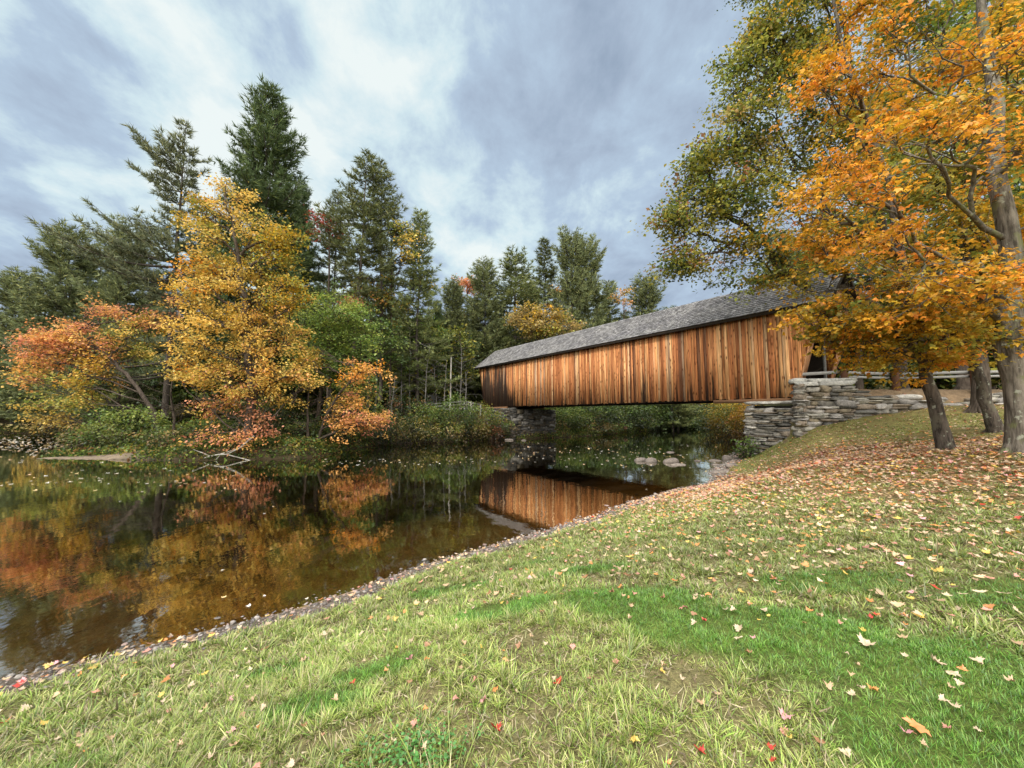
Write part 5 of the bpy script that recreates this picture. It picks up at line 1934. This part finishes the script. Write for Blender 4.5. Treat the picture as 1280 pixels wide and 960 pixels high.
LM = {c_: [leaf_mesh(c_, 900 + 10 * i + k_) for k_ in range(4)] for i, c_ in enumerate(LEAFN)}


def ground_hit(px, py):
    z = .9
    for _ in range(12):
        p = atZ(px, py, z)
        z = .5 * z + .5 * gz(p[0], p[1])
    return atZ(px, py, z)


def slope_rot(x, y, rz, r):
    e = .25
    dzx = (gz(x + e, y) - gz(x - e, y)) / (2 * e)
    dzy = (gz(x, y + e) - gz(x, y - e)) / (2 * e)
    return (dzy + r.normal() * .22, -dzx + r.normal() * .22, rz)


SPECIAL = [(984, 903, 'pink', .105, 'large pink maple leaf lying flat among grass and brown leaves'), (1193, 848, 'pale', .10, 'pale star shaped leaf with a long stalk on the lush green turf at the right'),
           (345 + 640 - 640 + 550, 0, None, 0, ''), (876, 944, 'red', .07, 'bright red leaf standing on edge at the bottom of the lawn'), (620, 917, 'red', .085, 'crumpled vivid red leaf left of centre near the bottom edge'),
           (606, 880, 'pink', .075, 'upright pink leaf in the straw coloured turf'), (288, 878, 'pink', .075, 'pink leaf lying on the left part of the lawn'), (964, 940, 'red', .06, 'small deep red leaf below the large pink one'),
           (924, 790, 'pale', .095, 'pale star shaped leaf on the green patch in the middle of the lawn'), (1145, 916, 'orange', .11, 'curled orange brown leaf at the lower right of the lawn'), (985 + 150, 922, 'pink', .085, 'narrow pink leaf beside the curled orange brown one'),
           (698, 857, 'red', .07, 'small bright red leaf right of the bottom centre'), (440, 858, 'red', .06, 'small red leaf left of the bottom centre'), (290, 918, 'pink', .08, 'folded rose leaf near the lower left corner'),
           (1170, 832, 'pale', .11, 'wide pale leaf near the right edge of the lush turf'), (1222, 832, 'pale', .10, 'cream leaf close to the right edge of the lawn'), (855, 766, 'rose', .12, 'rose brown leaf in the middle of the green patch'), (1060, 716, 'orange', .15, 'broad orange brown leaf in the right half of the lawn'),
           (1175, 716, 'yellow', .12, 'clear yellow leaf in the right half of the lawn'), (1085, 810, 'pale', .14, 'long pale twisted leaf right of the middle'), (8, 905, 'red', .07, 'red leaf at the lower left edge'), (570, 880, 'rose', .07, 'dull rose leaf low in the middle'), (512, 828, 'pink', .085, 'pink leaf above the low middle of the lawn')]
r = np.random.default_rng(910)
for px, py, cn, sz, lab in SPECIAL:
    if cn is None:
        continue
    p = ground_hit(px, py)
    o = bpy.data.objects.new('fallen_leaf', LM[cn][r.integers(4)])
    o.location = (p[0], p[1], gz(p[0], p[1]) + .018)
    o.rotation_euler = slope_rot(p[0], p[1], r.uniform(0, 6.28), r)
    s_ = sz * .56
    o.scale = (s_, s_, s_)
    link(o)
    tag(o, lab, 'leaf', 'single leaves standing out on the lawn')

prob = dict(tan=4.5, pale=4, orange=2.2, red=.3, yellow=1.0, pink=.5, brown=2, rose=1.4)
pw = np.array([prob[c_] for c_ in LEAFN])
pw /= pw.sum()
# sample all leaf places, nearest 270 become single objects
def leaf_density(P):
    return .045 + 1.0 * litter_zone(P) + .20 * sstep(0, 6, P[:, 0]) * sstep(2.5, 6, P[:, 1])


pts = []
for (n, r0, r1) in [(4200, 1.5, 5), (26000, 5, 10), (56000, 10, 17), (26000, 17, 28)]:
    rr = np.sqrt(r.uniform(r0 ** 2, r1 ** 2, n))
    th = np.radians(r.uniform(-62, 64, n))
    P = np.stack([rr * np.sin(th), rr * np.cos(th)], 1)
    k_ = r.random(n) < np.clip(leaf_density(P) * (1.9 if r1 <= 5 else 1.0), 0, 1)
    P = P[k_]
    d = seg_dist(P, SHORE_NEAR)
    P = P[(~inside(P, POLY)) & (d < seg_dist(P, SHORE_FAR)) & (d > .05)]
    pts.append(P)
# leaves drifted on the gravel strip
ii = r.choice(12, 170)
gp = SHORE_NEAR[3:16]
sg = np.diff(gp, axis=0)
nn = np.stack([sg[:, 1], -sg[:, 0]], 1) / np.hypot(*sg.T)[:, None]
P = gp[ii] + sg[ii] * r.random(170)[:, None] + nn[ii] * r.uniform(0, .35, 170)[:, None]
pts.append(P)
P = np.concatenate(pts)
P = P[np.argsort(np.hypot(*P.T))]
LABL = dict(tan='one of many dry tan leaves scattered on the near lawn', pale='one of many pale bleached leaves scattered on the near lawn', orange='one of many orange leaves scattered on the near lawn', red='one of several small red leaves scattered on the near lawn',
            yellow='one of several yellow leaves scattered on the near lawn', pink='one of a few pinkish leaves scattered on the near lawn', brown='one of many brown shrivelled leaves scattered on the near lawn', rose='one of many dull rose leaves scattered on the near lawn')
NS = 270
cid = r.choice(len(LEAFN), len(P), p=pw)
for i in range(NS):
    cn = LEAFN[cid[i]]
    x_, y_ = P[i]
    o = bpy.data.objects.new('fallen_leaf', LM[cn][r.integers(4)])
    o.location = (x_, y_, gz(x_, y_) + r.uniform(.012, .035))
    o.rotation_euler = slope_rot(x_, y_, r.uniform(0, 6.28), r)
    s_ = r.uniform(.020, .044)
    o.scale = (s_, s_, s_)
    link(o)
    tag(o, LABL[cn], 'leaf', cn + ' leaves on the near lawn')
Q = P[NS:]
cid = cid[NS:]
n = len(Q)
th = r.uniform(0, 6.28, n)
M = frames(np.stack([np.cos(th), np.sin(th), r.normal(0, .25, n)], 1), np.stack([r.normal(0, .3, n), r.normal(0, .3, n), np.ones(n)], 1))
C = np.array([LEAFC[c_] for c_ in LEAFN])[cid] * r.uniform(.7, 1.15, (n, 1))
rq = np.hypot(*Q.T)
S = r.uniform(.035, .065, n) * np.clip(rq / 9, 1, 1.5)
v = MAPLE[0] * [1, 1, 1.6]
v[:, 1] -= .3
mb = MB()
scatter(mb, v, MAPLE[1], np.concatenate([Q, (ground_z(Q) + r.uniform(.015, .05, n) + .012)[:, None]], 1), M, np.stack([S * r.uniform(.6, 1.1, n), S, S], 1), C)
tag(mb.build('leaf_litter', M_DRY), 'thick scatter of fallen autumn leaves over the lawn', 'leaves', kind='stuff')

# leaves afloat on the river
r = np.random.default_rng(950)
fl = []
for (n, x0, x1, y0, y1) in [(150, 640, 860, 555, 582), (60, 390, 640, 573, 583), (60, 0, 300, 582, 615), (420, 0, 110, 541, 568), (8, 200, 640, 590, 700), (9, 230, 520, 740, 760), (24, 800, 900, 560, 600)]:
    px, py = r.uniform(x0, x1, n), r.normal((y0 + y1) / 2, (y1 - y0) / 3.4, n)
    for a, b in zip(px, py):
        p = atZ(a, max(b, 536), 0)
        fl.append(p[:2])
fl = np.array(fl)
ok = inside(fl, POLY) & (seg_dist(fl, POLY, True) > .05)
fl = fl[ok]
n = len(fl)
dd = np.hypot(*fl.T)
th = r.uniform(0, 6.28, n)
M = frames(np.stack([np.cos(th), np.sin(th), r.normal(0, .06, n)], 1), np.stack([r.normal(0, .12, n), r.normal(0, .12, n), np.ones(n)], 1))
S = np.clip(r.uniform(.04, .075, n) * np.clip(dd / 14, .9, 2.4), 0, .15)
C = np.array([(.75, .68, .55), (.8, .6, .3), (.62, .42, .26), (.85, .82, .75)])[r.integers(4, size=n)]
mb = MB()
scatter(mb, v, MAPLE[1], np.concatenate([fl, np.full((n, 1), .006)], 1), M, S, C)
tag(mb.build('floating_leaves', M_DRY), 'pale fallen leaves drifting on the dark water', 'leaves', kind='stuff')
print('leaves', time.time() - T0)

# ------------------------------------------------------------------ sky and sun
SUN_EL, SUN_AZ = math.radians(42), math.radians(205)     # azimuth clockwise from +Y: behind the camera, to the left
w = bpy.data.worlds.new('World')
sc.world = w
w.use_nodes = True
nt = w.node_tree
nt.nodes.clear()


class WT(NT):
    def __init__(s, tree):
        s.t = tree


t = WT(nt)
out = t.n('ShaderNodeOutputWorld')
sky = t.n('ShaderNodeTexSky', sky_type='NISHITA')
sky.sun_disc = False
sky.sun_elevation = SUN_EL
sky.sun_rotation = SUN_AZ
bg1 = t.n('ShaderNodeBackground')
bg1.inputs['Strength'].default_value = .09
t.l(sky.outputs[0], bg1.inputs['Color'])
tc = t.n('ShaderNodeTexCoord').outputs['Generated']
sep = t.n('ShaderNodeSeparateXYZ')
t.l(tc, sep.inputs[0])
zc = t.math('MAXIMUM', sep.outputs[2], 0.0)
den = t.math('ADD', zc, .32)
cx, cy = t.math('DIVIDE', sep.outputs[0], den), t.math('DIVIDE', sep.outputs[1], den)
cmb = t.n('ShaderNodeCombineXYZ')
t.l(cx, cmb.inputs[0])
t.l(cy, cmb.inputs[1])
mp = t.n('ShaderNodeMapping')
mp.inputs['Location'].default_value = (3.1, 1.7, 0)
mp.inputs['Scale'].default_value = (1.0, .8, 1)
t.l(cmb.outputs[0], mp.inputs[0])
n1 = t.noise(2.3, 7, .5, mp.outputs[0])
n2 = t.noise(.7, 3, .5, mp.outputs[0])
n3 = t.noise(6.5, 9, .62, mp.outputs[0])
for nd_ in nt.nodes:
    if nd_.type == 'TEX_NOISE':
        nd_.inputs['Distortion'].default_value = .2


def glow(px, py, width):
    """soft brighter area of cloud around one direction of the sky"""
    d = nrm(ray(px, py))
    dt = t.n('ShaderNodeVectorMath', operation='DOT_PRODUCT')
    t.l(tc, dt.inputs[0])
    dt.inputs[1].default_value = tuple(d)
    mr = t.n('ShaderNodeMapRange', interpolation_type='SMOOTHSTEP')
    mr.inputs['From Min'].default_value = math.cos(math.radians(width))
    mr.inputs['From Max'].default_value = 1.0
    t.l(dt.outputs['Value'], mr.inputs['Value'])
    return mr.outputs[0]


g = t.mul(glow(150, 60, 36), .24)
g = t.math('ADD', g, t.mul(glow(440, 110, 15), .06))
g = t.math('ADD', g, t.mul(glow(590, 255, 13), .20))
g = t.math('ADD', g, t.mul(glow(40, 340, 18), -.12))
g = t.math('ADD', g, t.mul(glow(300, 30, 9), -.10))
g = t.math('ADD', g, t.mul(glow(125, 95, 9), -.26))
g = t.math('ADD', g, t.mul(glow(330, 50, 6), -.14))
g = t.math('ADD', g, t.mul(glow(40, 290, 16), -.12))
g = t.math('ADD', g, t.mul(glow(730, 110, 26), -.08))
val = t.math('ADD', t.math('ADD', t.mul(n1, .85), t.mul(n2, .25)), g)
val = t.math('ADD', val, t.mul(n3, .72))
val = t.math('SUBTRACT', val, .375)
ccol = t.ramp(val, [(.30, (.34, .43, .56)), (.43, (.43, .53, .67)), (.55, (.50, .63, .78)), (.68, (.70, .86, .92)), (.82, (.92, 1.0, .99))])
# unseen cloud overhead and behind the camera is brightened as added fill light
mr = t.n('ShaderNodeMapRange', interpolation_type='SMOOTHSTEP')
mr.inputs['From Min'].default_value = .82
mr.inputs['From Max'].default_value = 1.0
mr.inputs['To Min'].default_value = 1.0
mr.inputs['To Max'].default_value = 5.8
t.l(sep.outputs[2], mr.inputs['Value'])
mr2 = t.n('ShaderNodeMapRange', interpolation_type='SMOOTHSTEP')
mr2.inputs['From Min'].default_value = .1
mr2.inputs['From Max'].default_value = -.7
mr2.inputs['To Min'].default_value = 1.0
mr2.inputs['To Max'].default_value = 3.2
t.l(sep.outputs[1], mr2.inputs['Value'])
stg = t.mul(mr.outputs[0], mr2.outputs[0])
bg2 = t.n('ShaderNodeBackground')
warm = t.mix(t.math('MINIMUM', t.math('SUBTRACT', stg, 1.0), .8), ccol, (1.0, .93, .82))
t.l(warm, bg2.inputs['Color'])
t.l(stg, bg2.inputs['Strength'])
mx = t.n('ShaderNodeMixShader')
mx.inputs[0].default_value = .92
t.l(bg1.outputs[0], mx.inputs[1])
t.l(bg2.outputs[0], mx.inputs[2])
t.l(mx.outputs[0], out.inputs['Surface'])

sun = bpy.data.lights.new('sun', 'SUN')
sun.energy = 2.1
sun.angle = math.radians(10)
sun.color = (1.0, .93, .82)
so = bpy.data.objects.new('sun', sun)
sd = np.array([math.sin(SUN_AZ) * math.cos(SUN_EL), math.cos(SUN_AZ) * math.cos(SUN_EL), math.sin(SUN_EL)])
from mathutils import Vector
so.rotation_euler = Vector(sd).to_track_quat('Z', 'Y').to_euler()
so.location = tuple(sd * 50)
link(so)

sc.view_settings.view_transform = 'Standard'
sc.view_settings.look = 'None'
sc.view_settings.exposure = 0
sc.view_settings.gamma = 1
sc.render.engine = 'CYCLES'
cy = sc.cycles
cy.max_bounces = 6
cy.diffuse_bounces = 2
cy.glossy_bounces = 3
cy.transmission_bounces = 3
cy.transparent_max_bounces = 6
cy.use_denoising = True
cy.caustics_reflective = False
cy.caustics_refractive = False
cy.sample_clamp_indirect = 6
print('done', time.time() - T0)
